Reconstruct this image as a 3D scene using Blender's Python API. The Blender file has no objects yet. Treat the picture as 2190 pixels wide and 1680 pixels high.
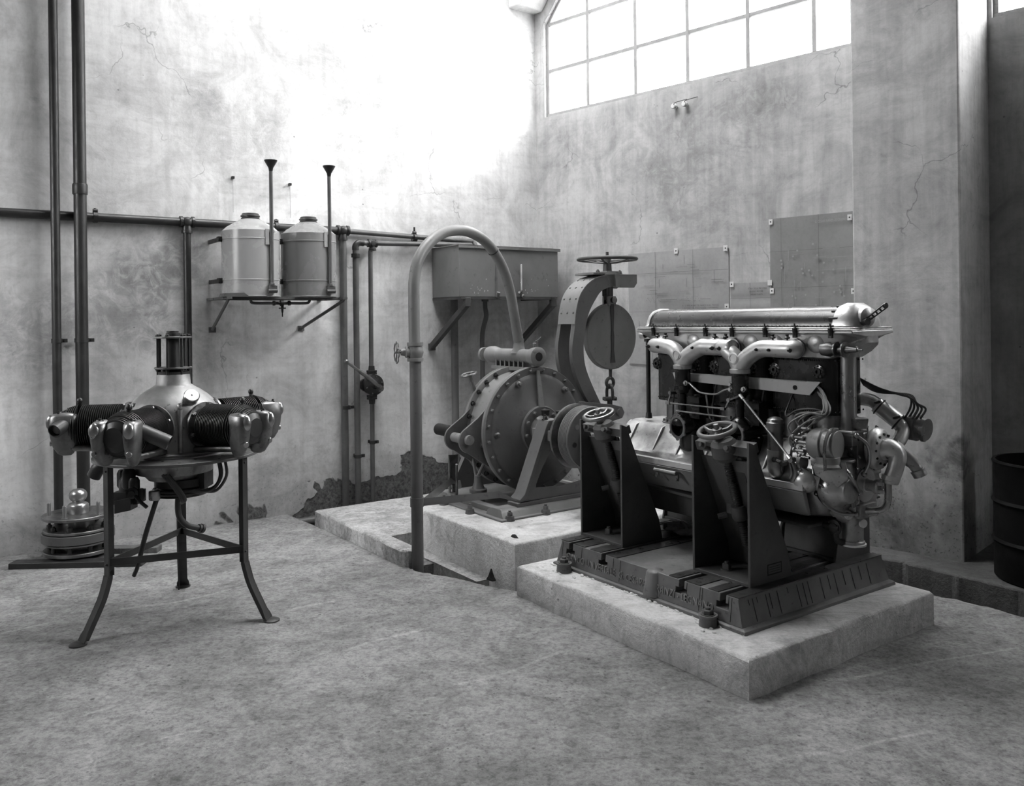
import bpy, bmesh, math, random
from mathutils import Vector, Matrix
random.seed(7)
sc = bpy.context.scene
C = sc.collection
R = math.radians
PI = math.pi

# ------------------------------------------------------------------ camera
cam_d = bpy.data.cameras.new('camera')
cam = bpy.data.objects.new('camera', cam_d)
C.objects.link(cam)
ROLL = 0.012
cr, sr = math.cos(ROLL), math.sin(ROLL)
cam.matrix_world = Matrix(((cr, sr, 0, 0), (0, 0, -1, 0), (-sr, cr, 0, 1.5), (0, 0, 0, 1)))
cam_d.sensor_width = 36
cam_d.lens = 36 * 1800 / 2190
cam_d.shift_y = -160 / 2190
cam_d.clip_start = 0.05
sc.camera = cam

# ------------------------------------------------------------------ frames of the place
TH = R(35.2)
OM = (0.926, 3.289)                      # machine frame: x along the crankshaft, y across it
UM, VM = (math.sin(TH), -math.cos(TH)), (math.cos(TH), math.sin(TH))
COR = (0.2455, 7.9488)                   # room corner: x along the window wall, y outwards
WA = R(46)
WW, WO = (math.sin(WA), -math.cos(WA)), (math.cos(WA), math.sin(WA))
FR = {'M': Matrix.Translation((OM[0], OM[1], 0)) @ Matrix.Rotation(-(PI / 2 - TH), 4, 'Z'),
      'W': Matrix.Translation((COR[0], COR[1], 0)) @ Matrix.Rotation(-(PI / 2 - WA), 4, 'Z'),
      'X': Matrix.Identity(4)}


def wpos(fr, x, y, z=0.0):
    return FR[fr] @ Vector((x, y, z))


# ------------------------------------------------------------------ world, daylight, exposure
sc.view_settings.view_transform = 'Standard'
sc.view_settings.look = 'None'
sc.view_settings.gamma = 1
sc.view_settings.use_curve_mapping = False
sc.view_settings.exposure = 0.85
sc.cycles.use_denoising = True
sc.cycles.use_adaptive_sampling = True
sc.cycles.adaptive_threshold = 0.09
sc.cycles.adaptive_min_samples = 20
sc.cycles.max_bounces = 5
sc.cycles.diffuse_bounces = 4
sc.cycles.glossy_bounces = 3
sc.cycles.transparent_max_bounces = 8
sc.cycles.caustics_reflective = False
sc.cycles.caustics_refractive = False
sc.cycles.sample_clamp_indirect = 6
world = bpy.data.worlds.new('overcast_sky')
sc.world = world
world.use_nodes = True
wn, wl = world.node_tree.nodes, world.node_tree.links
bg = wn['Background']
SKY = 9.0
tc = wn.new('ShaderNodeTexCoord')
sp_ = wn.new('ShaderNodeSeparateXYZ')
wl.new(tc.outputs['Generated'], sp_.inputs[0])
mr = wn.new('ShaderNodeMapRange')                # overcast sky over dull ground
mr.interpolation_type = 'SMOOTHSTEP'
mr.inputs[1].default_value, mr.inputs[2].default_value = -.12, .30
mr.inputs[3].default_value, mr.inputs[4].default_value = .22 * SKY, SKY
wl.new(sp_.outputs[2], mr.inputs[0])
wl.new(mr.outputs[0], bg.inputs[1])
bg.inputs[0].default_value = (1, 1, 1, 1)


def portal(name, fr, pos, target, sx, sy):
    """marks an opening of the room so that Cycles samples the sky through it"""
    d = bpy.data.lights.new(name, 'AREA')
    d.shape = 'RECTANGLE'
    d.size, d.size_y = sx, sy
    d.cycles.is_portal = True
    o = bpy.data.objects.new(name, d)
    C.objects.link(o)
    p, t = wpos(fr, *pos), wpos(fr, *target)
    o.location = p
    o.rotation_euler = (t - p).to_track_quat('-Z', 'Z').to_euler()
    return o


sd = bpy.data.lights.new('hazy_sun', 'SUN')        # sun behind thin cloud, low over the window wall
sd.energy, sd.angle = 3.7, R(24)
so = bpy.data.objects.new('hazy_sun', sd)
C.objects.link(so)
_a, _b = wpos('M', 0, 0, 0), wpos('M', -1.0, -1.38, -.94)
so.rotation_euler = (_b - _a).to_track_quat('-Z', 'Y').to_euler()
so.location = wpos('M', 3, 6, 6)
portal('window_portal', 'W', (1.62, .12, 4.18), (1.62, -1, 4.18), 3.04, 1.66)
portal('far_window_portal', 'W', (5.26, .36, 4.2), (5.26, -1, 4.2), 2.92, 1.6)
portal('side_window_portal', 'M', (-3.0, -4.7, 2.75), (-3.0, 0, 2.75), 1.4, 1.5)
portal('added_skylight_portal', 'M', (-2.55, .15, 5.5), (-2.55, .15, 0), 2.7, 2.7)  # unseen roof opening, added to brighten the far corner


# ------------------------------------------------------------------ mesh helpers
def frame_of(axis):
    a = Vector(axis).normalized()
    t = Vector((0, 0, 1)) if abs(a.z) < 0.9 else Vector((1, 0, 0))
    x = t.cross(a).normalized()
    return x, a.cross(x).normalized(), a


def smooth(pts, n=6, closed=False):
    P = [Vector(p) for p in pts]
    m = len(P)
    out = []
    rng = range(m if closed else m - 1)
    for i in rng:
        if closed:
            p0, p1, p2, p3 = P[i - 1], P[i], P[(i + 1) % m], P[(i + 2) % m]
        else:
            p1, p2 = P[i], P[i + 1]
            p0 = P[i - 1] if i > 0 else p1 * 2 - p2
            p3 = P[i + 2] if i + 2 < m else p2 * 2 - p1
        for k in range(n):
            t = k / n
            out.append(0.5 * ((2 * p1) + (p2 - p0) * t + (2 * p0 - 5 * p1 + 4 * p2 - p3) * t * t + (3 * p1 - p0 - 3 * p2 + p3) * t ** 3))
    if not closed:
        out.append(P[-1])
    return out


class MB:
    def __init__(s):
        s.bm = bmesh.new()

    def quad(s, *v):
        s.bm.faces.new([s.bm.verts.new(p) for p in v])
        return s

    def box(s, x0, x1, y0, y1, z0, z1):
        v = [s.bm.verts.new((x, y, z)) for z in (z0, z1) for y in (y0, y1) for x in (x0, x1)]
        for f in ((0, 2, 3, 1), (4, 5, 7, 6), (0, 1, 5, 4), (2, 6, 7, 3), (0, 4, 6, 2), (1, 3, 7, 5)):
            s.bm.faces.new([v[i] for i in f])
        return s

    def obox(s, c, dx, dy, dz):
        """box about c with three half-extent vectors"""
        c, dx, dy, dz = Vector(c), Vector(dx), Vector(dy), Vector(dz)
        v = [s.bm.verts.new(c + i * dx + j * dy + k * dz) for k in (-1, 1) for j in (-1, 1) for i in (-1, 1)]
        for f in ((0, 2, 3, 1), (4, 5, 7, 6), (0, 1, 5, 4), (2, 6, 7, 3), (0, 4, 6, 2), (1, 3, 7, 5)):
            s.bm.faces.new([v[i] for i in f])
        return s

    def bar(s, p0, p1, w, h, up=(0, 0, 1)):
        p0, p1 = Vector(p0), Vector(p1)
        d = (p1 - p0)
        side = d.cross(Vector(up)).normalized()
        u = side.cross(d).normalized()
        return s.obox((p0 + p1) / 2, d / 2, side * w / 2, u * h / 2)

    def loft(s, rings, caps=True, closed=False):
        R_ = [[s.bm.verts.new(p) for p in r] for r in rings]
        n = len(R_[0])
        seq = list(range(len(R_) - 1)) + ([len(R_) - 1] if closed else [])
        for i in seq:
            a, b = R_[i], R_[(i + 1) % len(R_)]
            for j in range(n):
                s.bm.faces.new((a[j], a[(j + 1) % n], b[(j + 1) % n], b[j]))
        if caps and not closed:
            s.bm.faces.new(R_[0][::-1])
            s.bm.faces.new(R_[-1])
        return s

    def lathe(s, o, axis, prof, seg=28, sy=1.0):
        """prof = [(t, r)] along axis from o"""
        x, y, a = frame_of(axis)
        o = Vector(o)
        prev = None
        for t, r in prof:
            c = o + a * t
            if r <= 1e-6:
                ring = [s.bm.verts.new(c)]
            else:
                ring = [s.bm.verts.new(c + x * r * math.cos(2 * PI * k / seg) + y * r * sy * math.sin(2 * PI * k / seg)) for k in range(seg)]
            if prev is not None:
                if len(prev) == 1 and len(ring) > 1:
                    for k in range(seg):
                        s.bm.faces.new((prev[0], ring[k], ring[(k + 1) % seg]))
                elif len(ring) == 1 and len(prev) > 1:
                    for k in range(seg):
                        s.bm.faces.new((prev[(k + 1) % seg], prev[k], ring[0]))
                elif len(ring) > 1:
                    for k in range(seg):
                        s.bm.faces.new((prev[k], prev[(k + 1) % seg], ring[(k + 1) % seg], ring[k]))
            prev = ring
        return s

    def cyl(s, p0, p1, r0, r1=None, seg=20):
        r1 = r0 if r1 is None else r1
        d = Vector(p1) - Vector(p0)
        return s.lathe(p0, d, [(0, 0), (0, r0), (d.length, r1), (d.length, 0)], seg)

    def pipe(s, p0, p1, r, wall, seg=24):
        """open ended pipe with wall thickness"""
        L = (Vector(p1) - Vector(p0)).length
        return s.lathe(p0, Vector(p1) - Vector(p0), [(0, r - wall), (0, r), (L, r), (L, r - wall), (L * .3, r - wall), (0, r - wall)], seg)

    def tube(s, pts, r, seg=10, closed=False, sy=1.0):
        P = [Vector(p) for p in pts]
        n = len(P)
        T = []
        for i in range(n):
            a = P[i - 1] if (i > 0 or closed) else P[i]
            b = P[(i + 1) % n] if (i < n - 1 or closed) else P[i]
            T.append((b - a).normalized())
        x, y, _ = frame_of(T[0])
        rings = []
        for i in range(n):
            x = (x - T[i] * x.dot(T[i])).normalized()
            y = T[i].cross(x)
            rr = r[i] if isinstance(r, (list, tuple)) else r
            rings.append([P[i] + x * rr * math.cos(2 * PI * k / seg) + y * rr * sy * math.sin(2 * PI * k / seg) for k in range(seg)])
        return s.loft(rings, True, closed)

    def torus(s, c, axis, R_, r, seg=36, rs=10):
        x, y, a = frame_of(axis)
        c = Vector(c)
        return s.loft([[c + (x * math.cos(t) + y * math.sin(t)) * (R_ + r * math.cos(p)) + a * r * math.sin(p) for p in [2 * PI * k / rs for k in range(rs)]] for t in [2 * PI * j / seg for j in range(seg)]], False, True)

    def ell(s, c, rx, ry, rz, ax=None, seg=20, rings=10):
        x, y, a = frame_of(ax) if ax else (Vector((1, 0, 0)), Vector((0, 1, 0)), Vector((0, 0, 1)))
        c = Vector(c)
        top, bot = s.bm.verts.new(c + a * rz), s.bm.verts.new(c - a * rz)
        rg = []
        for i in range(1, rings):
            p = PI * i / rings
            rg.append([s.bm.verts.new(c + a * rz * math.cos(p) + (x * rx * math.cos(2 * PI * k / seg) + y * ry * math.sin(2 * PI * k / seg)) * math.sin(p)) for k in range(seg)])
        for k in range(seg):
            s.bm.faces.new((top, rg[0][k], rg[0][(k + 1) % seg]))
            s.bm.faces.new((bot, rg[-1][(k + 1) % seg], rg[-1][k]))
            for i in range(len(rg) - 1):
                s.bm.faces.new((rg[i][k], rg[i + 1][k], rg[i + 1][(k + 1) % seg], rg[i][(k + 1) % seg]))
        return s

    def prism(s, poly, vec):
        v = Vector(vec)
        a = [s.bm.verts.new(p) for p in poly]
        b = [s.bm.verts.new(Vector(p) + v) for p in poly]
        n = len(a)
        s.bm.faces.new(a[::-1])
        s.bm.faces.new(b)
        for i in range(n):
            s.bm.faces.new((a[i], a[(i + 1) % n], b[(i + 1) % n], b[i]))
        return s

    def hexa(s, p, axis, r, h, washer=True):
        """hexagonal bolt head with a washer and shank end"""
        a = Vector(axis).normalized()
        p = Vector(p)
        if washer:
            s.lathe(p, a, [(0, 0), (0, r * 1.35), (h * .18, r * 1.35), (h * .18, 0)], 14)
        s.lathe(p, a, [(0, 0), (0, r), (h * .85, r), (h, r * .82), (h, 0)], 6)
        s.lathe(p, a, [(0, 0), (0, r * .5), (h * 1.35, r * .5), (h * 1.35, 0)], 10)
        return s

    def ribbon(s, inner, outer, vec):
        """closed strip between two curves extruded by vec"""
        return s.prism(list(inner) + list(outer)[::-1], vec)

    def mesh(s, name, org, mat, auto=38, bevel=None):
        bmesh.ops.translate(s.bm, verts=s.bm.verts, vec=-Vector(org))
        bmesh.ops.recalc_face_normals(s.bm, faces=s.bm.faces)
        me = bpy.data.meshes.new(name)
        s.bm.to_mesh(me)
        s.bm.free()
        me.materials.append(mat)
        if auto:
            for p in me.polygons:
                p.use_smooth = True
            me.set_sharp_from_angle(angle=R(auto))
        return me


def _bev(o, w):
    if w:
        b = o.modifiers.new('edge', 'BEVEL')
        b.width, b.segments, b.limit_method, b.angle_limit = w, 2, 'ANGLE', R(40)
        b.harden_normals = False


class Thing:
    """an Empty at the thing's base that parents its parts"""
    def __init__(s, name, label, cat, org, fr='M', group=None):
        s.org, s.fr = Vector(org), fr
        o = bpy.data.objects.new(name, None)
        o.empty_display_size = .1
        C.objects.link(o)
        o.matrix_world = FR[fr] @ Matrix.Translation(s.org)
        o['label'], o['category'] = label, cat
        if group:
            o['group'] = group
        s.o = o

    def part(s, name, mb, m, sub=None, label=None, bevel=None, auto=38, stuff=False):
        me = mb.mesh(name, s.org, m, auto)
        o = bpy.data.objects.new(name, me)
        C.objects.link(o)
        o.parent = sub or s.o
        if label:
            o['label'] = label
        if stuff:
            o['kind'] = 'stuff'
        _bev(o, bevel)
        return o


def single(name, label, cat, org, fr, mb, m, group=None, bevel=None, auto=38, kind=None):
    o = bpy.data.objects.new(name, mb.mesh(name, org, m, auto))
    C.objects.link(o)
    o.matrix_world = FR[fr] @ Matrix.Translation(Vector(org))
    if label:
        o['label'] = label
    if cat:
        o['category'] = cat
    if group:
        o['group'] = group
    if kind:
        o['kind'] = kind
    _bev(o, bevel)
    return o


def struct(name, mb, m, fr='M', bevel=None, auto=0, parent=None):
    o = single(name, None, None, (0, 0, 0), fr, mb, m, None, bevel, auto, 'structure')
    if parent:
        mw = o.matrix_world.copy()
        o.parent = parent
        o.matrix_parent_inverse = parent.matrix_world.inverted()
        o.matrix_world = mw
    return o


def copy_tree(src, loc=None, rotz=None, label=None):
    """a copy of a thing with copies of its parts and their sub-parts"""
    c = src.copy()
    C.objects.link(c)
    if loc is not None:
        c.location = loc
    if rotz is not None:
        c.rotation_euler[2] += rotz
    if label:
        c['label'] = label
    for ch in list(src.children):
        k = ch.copy()
        C.objects.link(k)
        k.parent = c
        for g in list(ch.children):
            d = g.copy()
            C.objects.link(d)
            d.parent = k
    return c


# ------------------------------------------------------------------ materials
class NT:
    def __init__(s, name):
        s.m = bpy.data.materials.new(name)
        s.m.use_nodes = True
        s.t = s.m.node_tree
        s.N, s.L = s.t.nodes, s.t.links
        s.b = s.N['Principled BSDF']

    def n(s, kind, **kw):
        x = s.N.new(kind)
        for k, v in kw.items():
            setattr(x, k, v)
        return x

    def link(s, a, b):
        s.L.new(a, b)

    def pos(s):
        if not hasattr(s, '_p'):
            s._p = s.n('ShaderNodeNewGeometry').outputs['Position']
        return s._p

    def obj(s):
        if not hasattr(s, '_o'):
            s._o = s.n('ShaderNodeTexCoord').outputs['Object']
        return s._o

    def mapv(s, vec, scale=(1, 1, 1), loc=(0, 0, 0), rot=(0, 0, 0)):
        m = s.n('ShaderNodeMapping')
        m.inputs['Scale'].default_value = scale
        m.inputs['Location'].default_value = loc
        m.inputs['Rotation'].default_value = rot
        s.link(vec, m.inputs['Vector'])
        return m.outputs[0]

    def noise(s, scale, detail=4, rough=.55, dist=0, vec=None):
        x = s.n('ShaderNodeTexNoise')
        x.inputs['Scale'].default_value = scale
        x.inputs['Detail'].default_value = detail
        x.inputs['Roughness'].default_value = rough
        x.inputs['Distortion'].default_value = dist
        s.link(vec if vec is not None else s.pos(), x.inputs['Vector'])
        return x.outputs[0]

    def vor(s, scale, feature='F1', vec=None, rnd=1):
        x = s.n('ShaderNodeTexVoronoi')
        x.feature = feature
        x.inputs['Scale'].default_value = scale
        x.inputs['Randomness'].default_value = rnd
        s.link(vec if vec is not None else s.pos(), x.inputs['Vector'])
        return x.outputs['Distance']

    def ramp(s, v, a, b, lo=0., hi=1.):
        x = s.n('ShaderNodeMapRange')
        x.interpolation_type = 'SMOOTHSTEP'
        x.inputs[1].default_value, x.inputs[2].default_value = a, b
        x.inputs[3].default_value, x.inputs[4].default_value = lo, hi
        s.link(v, x.inputs[0])
        return x.outputs[0]

    def math(s, op, a, b=None, c=None):
        x = s.n('ShaderNodeMath', operation=op)
        for i, v in enumerate((a, b, c)):
            if v is None:
                continue
            if isinstance(v, (int, float)):
                x.inputs[i].default_value = v
            else:
                s.link(v, x.inputs[i])
        return x.outputs[0]

    def mul(s, a, b):
        return s.math('MULTIPLY', a, b)

    def add(s, a, b):
        return s.math('ADD', a, b)

    def mix(s, f, a, b):
        """linear blend of floats"""
        x = s.n('ShaderNodeMix')
        x.data_type = 'FLOAT'
        for i, v in ((0, f), (2, a), (3, b)):
            if isinstance(v, (int, float)):
                x.inputs[i].default_value = v
            else:
                s.link(v, x.inputs[i])
        return x.outputs[0]

    def color(s, v):
        c = s.n('ShaderNodeCombineColor')
        for i in range(3):
            s.link(v, c.inputs[i])
        s.link(c.outputs[0], s.b.inputs['Base Color'])

    def bump(s, h, strength=.3, dist=.01):
        x = s.n('ShaderNodeBump')
        x.inputs['Strength'].default_value = strength
        x.inputs['Distance'].default_value = dist
        s.link(h, x.inputs['Height'])
        s.link(x.outputs[0], s.b.inputs['Normal'])

    def rough(s, v):
        if isinstance(v, (int, float)):
            s.b.inputs['Roughness'].default_value = v
        else:
            s.link(v, s.b.inputs['Roughness'])


def metal(name, lo, hi, r0, r1, metallic=1.0, sc1=6, bump=.1, bs=60, spots=0, coat=0):
    t = NT(name)
    n1 = t.noise(sc1, 6, .6, .4, t.obj())
    v = t.ramp(n1, .3, .7, lo, hi)
    n2 = t.noise(bs, 4, .6, 0, t.obj())
    if spots:
        sp = t.ramp(t.noise(sc1 * 6, 4, .7, 0, t.obj()), .60, .68, 0, spots)
        v = t.math('SUBTRACT', v, t.mul(v, sp))
    t.color(v)
    t.b.inputs['Metallic'].default_value = metallic
    t.rough(t.ramp(t.noise(sc1 * 2.3, 5, .6, .2, t.obj()), .3, .7, r0, r1))
    if coat:
        t.b.inputs['Coat Weight'].default_value = coat
        t.b.inputs['Coat Roughness'].default_value = .08
    if bump:
        t.bump(n2, bump, .004)
    return t.m


ALU = metal('cast_aluminium', .46, .62, .32, .48, .6, 5, .12, 90, .3)
ALU_D = metal('oily_aluminium', .24, .46, .30, .5, .65, 7, .15, 80, .5)
STEEL = metal('bright_steel', .32, .42, .26, .34, .9, 3, 0)
STEELD = metal('worn_steel', .16, .30, .3, .5, 1, 10, .1, 90, .3)
BLACK = metal('black_enamel', .012, .022, .16, .3, 0, 5, .04, 60)
FIN = metal('black_cylinder_fins', .022, .036, .32, .45, .2, 9, .1, 80)
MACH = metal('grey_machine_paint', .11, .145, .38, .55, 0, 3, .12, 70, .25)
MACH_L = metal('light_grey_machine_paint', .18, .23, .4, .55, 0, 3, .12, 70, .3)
JACKP = metal('dark_grey_pedestal_paint', .055, .085, .42, .6, 0, 4, .15, 50, .3)
IRON = metal('dark_pipe_paint', .014, .024, .35, .5, 0, 8, .15, 70, .3)
IRON_L = metal('grey_pipe_paint', .07, .10, .35, .5, 0, 8, .12, 70, .3)
HOSE = metal('grey_rubber_hose', .10, .135, .4, .5, 0, 4, .1, 60, .2)
TANK = metal('glossy_tank_paint', .20, .24, .22, .3, 0, 2, .02, 30)
TANK_L = metal('zinc_tank_sheet', .31, .36, .2, .3, 0, 3, .05, 30)
BOX = metal('grey_sheet_paint', .16, .20, .4, .5, 0, 3, .05, 30, .25)
CAST = metal('cast_iron_bed', .085, .14, .4, .65, 0, 4, .25, 60, .4)
WIRE = metal('rubber_cable', .03, .05, .4, .5, 0, 6, 0, 60)
CABLE = metal('grey_cotton_cable', .16, .22, .5, .6, 0, 6, 0, 60)
BAKE = metal('black_hole', .004, .006, .7, .8, 0, 6, 0)
BRASS = metal('dull_brass', .25, .38, .25, .4, 1, 9, .05, 60)
RAG = metal('dirty_rag', .18, .3, .8, .95, 0, 14, .4, 40)
RIBB = metal('cream_cable_trough', .5, .6, .35, .5, 0, 4, .05, 40, .15)
# ------------------------------------------------------------------ room surfaces
def plaster(name, base, blobs=(), low=.25, band=None, drips=.1, dots=.6):
    """old lime plaster: cloudy stains, cracks, specks, damp foot; band = height of the broken foot in metres"""
    t = NT(name)
    p = t.pos()
    big = t.noise(.55, 5, .6, .6)
    mid = t.noise(2.2, 8, .68, 1.2)
    fine = t.noise(26, 6, .7, .3)
    v = t.ramp(big, .3, .7, base * .86, base * 1.10)
    v = t.mul(v, t.ramp(mid, .3, .62, .77, 1.06))
    v = t.mul(v, t.ramp(fine, .25, .6, .90, 1.03))
    st = t.noise(1.6, 5, .6, .2, t.mapv(p, (9, 9, .7)))
    v = t.mul(v, t.ramp(st, .35, .6, 1 - drips, 1))
    hz = t.noise(1.4, 5, .6, .4, t.mapv(p, (1.2, 1.2, 13)))
    v = t.mul(v, t.ramp(hz, .33, .55, .93, 1))
    dm = t.ramp(t.noise(1.15, 9, .72, 2.2, t.mapv(p, loc=(3.1, 1.7, 5))), .54, .66, 0, 1)
    dm2 = t.noise(7, 8, .75, 1.5)
    v = t.mul(v, t.math('SUBTRACT', 1, t.mul(t.mul(dm, t.ramp(dm2, .35, .6, .2, 1)), .20)))
    for (c, r, k) in blobs:
        x = t.n('ShaderNodeVectorMath', operation='DISTANCE')
        dv = t.n('ShaderNodeVectorMath', operation='ADD')
        nz = t.n('ShaderNodeTexNoise')
        nz.inputs['Scale'].default_value = 2.5
        nz.inputs['Detail'].default_value = 6
        t.link(p, nz.inputs['Vector'])
        sc_ = t.n('ShaderNodeVectorMath', operation='SCALE')
        sc_.inputs['Scale'].default_value = 1.1
        t.link(nz.outputs['Color'], sc_.inputs[0])
        t.link(p, dv.inputs[0])
        t.link(sc_.outputs[0], dv.inputs[1])
        t.link(dv.outputs[0], x.inputs[0])
        x.inputs[1].default_value = (c[0] + .55, c[1] + .55, c[2] + .55)
        f = t.mul(t.ramp(x.outputs['Value'], r, r * .25, 0, k), t.ramp(dm2, .36, .58, .35, 1))
        v = t.mul(v, t.math('SUBTRACT', 1, f))
    # hair cracks
    wv = t.n('ShaderNodeVectorMath', operation='ADD')
    nz = t.n('ShaderNodeTexNoise')
    nz.inputs['Scale'].default_value = 1.7
    nz.inputs['Detail'].default_value = 5
    t.link(p, nz.inputs['Vector'])
    t.link(p, wv.inputs[0])
    t.link(nz.outputs['Color'], wv.inputs[1])
    cr_ = t.vor(.9, 'DISTANCE_TO_EDGE', wv.outputs[0])
    cm = t.mul(t.ramp(cr_, .006, .0, 0, 1), t.ramp(t.noise(1.3, 3), .52, .6, 0, 1))
    v = t.mul(v, t.math('SUBTRACT', 1, t.mul(cm, .4)))
    # specks
    sp = t.mul(t.ramp(t.vor(9), .075, .045, 0, 1), t.ramp(t.noise(1.9, 4), .55, .62, 0, 1))
    v = t.mul(v, t.math('SUBTRACT', 1, t.mul(sp, .55)))
    # damp dirty foot of the wall
    sx = t.n('ShaderNodeSeparateXYZ')
    t.link(p, sx.inputs[0])
    z = sx.outputs[2]
    zz = t.add(z, t.ramp(t.noise(2.4, 7, .7, .5), .2, .8, .35, -.35))
    sp2 = t.mul(t.mul(t.ramp(t.vor(26, vec=wv.outputs[0]), .26, .12, 0, 1), t.ramp(t.noise(5, 4, .7), .42, .55, 0, 1)), t.ramp(zz, .75, .1, 0, 1))
    sp2 = t.add(sp2, t.mul(t.ramp(t.noise(48, 3, .6), .60, .68, 0, .8), t.ramp(zz, .6, .0, 0, 1)))
    v = t.mul(v, t.math('SUBTRACT', 1, t.mul(sp2, dots)))
    v = t.mul(v, t.math('SUBTRACT', 1, t.ramp(zz, .55, -.05, 0, low)))
    h = t.add(t.mul(mid, .5), t.mul(fine, .2))
    if band:
        ft = t.noise(2.1, 4, .55, .3)
        tuft = t.n('ShaderNodeVectorMath', operation='DISTANCE')
        q = wpos('M', -4.2, .42, .3)
        tuft.inputs[1].default_value = tuple(q)
        t.link(p, tuft.inputs[0])
        zb = t.add(t.add(z, t.ramp(ft, .25, .75, -band * .9, band * .7)), t.ramp(sx.outputs[0], -2.3, -1.0, band * 1.5, 0))
        br = t.ramp(zb, band + .012, band - .012, 0, 1)
        rg = t.noise(30, 8, .75, .5)
        v = t.mix(br, v, t.ramp(rg, .3, .7, base * .07, base * .36))
        h = t.add(t.mul(h, t.math('SUBTRACT', 1, br)), t.mul(br, t.math('SUBTRACT', t.mul(rg, 3.0), 3.2)))
    t.color(v)
    t.rough(.85)
    t.b.inputs['Specular IOR Level'].default_value = .25
    t.bump(h, .45, .012)
    return t.m


WPL = plaster('old_wall_plaster', .66,
              blobs=[(wpos('M', -4.2, -1.12, 1.85), .55, .45), (wpos('M', -4.2, -1.50, 1.65), .6, .3),
                     (wpos('M', -4.2, -2.05, 1.42), .5, .35), (wpos('M', -4.2, -.6, 2.85), .6, .22),
                     (wpos('M', -4.2, -1.1, 3.2), .6, .12), (wpos('M', -4.2, -.95, 1.2), .45, .2), (wpos('M', -4.2, -1.5, .9), .5, .15)],
              low=.3, band=.27, dots=.3)
WPR = plaster('window_wall_plaster', .50,
              blobs=[(wpos('W', 1.3, 0, 2.75), .75, .24), (wpos('W', 2.3, 0, 3.1), .5, .3), (wpos('W', 1.9, 0, 2.55), .8, .18),
                     (wpos('W', 3.45, -.37, .1), .5, .35), (wpos('W', 3.77, -.3, .62), .22, .6), (wpos('W', .5, 0, 3.0), .5, .2)],
              low=.4, drips=.14)


def concrete(name, lo, hi, grit=.5, edge=0, oil=0, floor=False):
    t = NT(name)
    p = t.pos()
    a = t.noise(1.1, 8, .62, .8)
    b = t.noise(7, 8, .7, .6)
    c = t.noise(55, 5, .7)
    v = t.ramp(a, .3, .7, lo, hi)
    v = t.mul(v, t.ramp(b, .3, .62, .74, 1.06))
    v = t.mul(v, t.ramp(c, .3, .6, 1 - grit * .35, 1.03))
    pit = t.mul(t.ramp(t.vor(14), .16, .07, 0, 1), t.ramp(t.noise(3.1, 5, .7), .5, .6, 0, 1))
    v = t.mul(v, t.math('SUBTRACT', 1, t.mul(pit, .45)))
    if floor:
        g1 = t.noise(24, 10, .8, .3)
        v = t.mul(v, t.ramp(g1, .34, .56, .62, 1.08))
        g2 = t.noise(1.9, 10, .74, 1.1, t.mapv(p, (1, 1.3, 1), rot=(0, 0, .6)))
        v = t.mul(v, t.ramp(g2, .36, .54, .78, 1.04))
        g3 = t.noise(5.5, 6, .7, .8, t.mapv(p, (1, 1.8, 1), rot=(0, 0, .4)))
        v = t.mul(v, t.ramp(g3, .66, .74, 1, .72))
        v = t.mul(v, t.ramp(g3, .30, .22, 1, 1.15))
        d2 = t.mul(t.ramp(t.vor(38), .22, .10, 0, 1), t.ramp(t.noise(2.3, 5, .7), .48, .6, 0, 1))
        v = t.mul(v, t.math('SUBTRACT', 1, t.mul(d2, .5)))
        wl_ = t.n('ShaderNodeTexWave')
        wl_.inputs['Scale'].default_value = .55
        wl_.inputs['Distortion'].default_value = 9
        wl_.inputs['Detail'].default_value = 2
        wl_.inputs['Detail Scale'].default_value = .7
        t.link(t.mapv(p, rot=(0, 0, 1.1)), wl_.inputs['Vector'])
        sc2 = t.mul(t.ramp(wl_.outputs['Fac'], .993, 1, 0, .3), t.ramp(t.noise(1.3, 3), .5, .56, 0, 1))
        v = t.mul(v, t.add(1.0, sc2))
    else:
        sw = t.noise(2.2, 7, .7, 1.5, t.mapv(p, (1.5, 5.5, 1), rot=(0, 0, .5)))
        v = t.mul(v, t.ramp(sw, .36, .5, .84, 1))
    scr = t.noise(3, 3, .5, .4, t.mapv(p, (1.2, 26, 1), rot=(0, 0, -.35)))
    v = t.mul(v, t.ramp(scr, .66, .72, 1, 1.15))
    if oil:
        o = t.ramp(t.noise(2.1, 6, .65, .8, t.mapv(p, loc=(7, 2, 1))), .56, .62, 0, oil)
        v = t.mul(v, t.math('SUBTRACT', 1, o))
    t.color(v)
    t.rough(.85)
    t.b.inputs['Specular IOR Level'].default_value = .25
    h = t.add(t.add(t.mul(a, .6), t.mul(b, .8)), t.math('SUBTRACT', t.mul(c, .35), t.mul(pit, .5)))
    t.bump(t.add(h, t.mul(g1, 1.6)) if floor else h, .75, .02)
    return t.m


FLOORM = concrete('rough_concrete_floor', .29, .42, .8, floor=True)
SLABM = concrete('cast_concrete_plinth', .46, .60, .4, oil=.25)
STEPM = concrete('pale_concrete_step', .52, .68, .7, floor=True)
PLINTHM = concrete('pale_concrete_plinth', .56, .70, .3, oil=.2)
PITM = concrete('damp_trench_earth', .02, .045, .6)
LEDGEM = concrete('dirty_concrete_ledge', .08, .16, .6)

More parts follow.
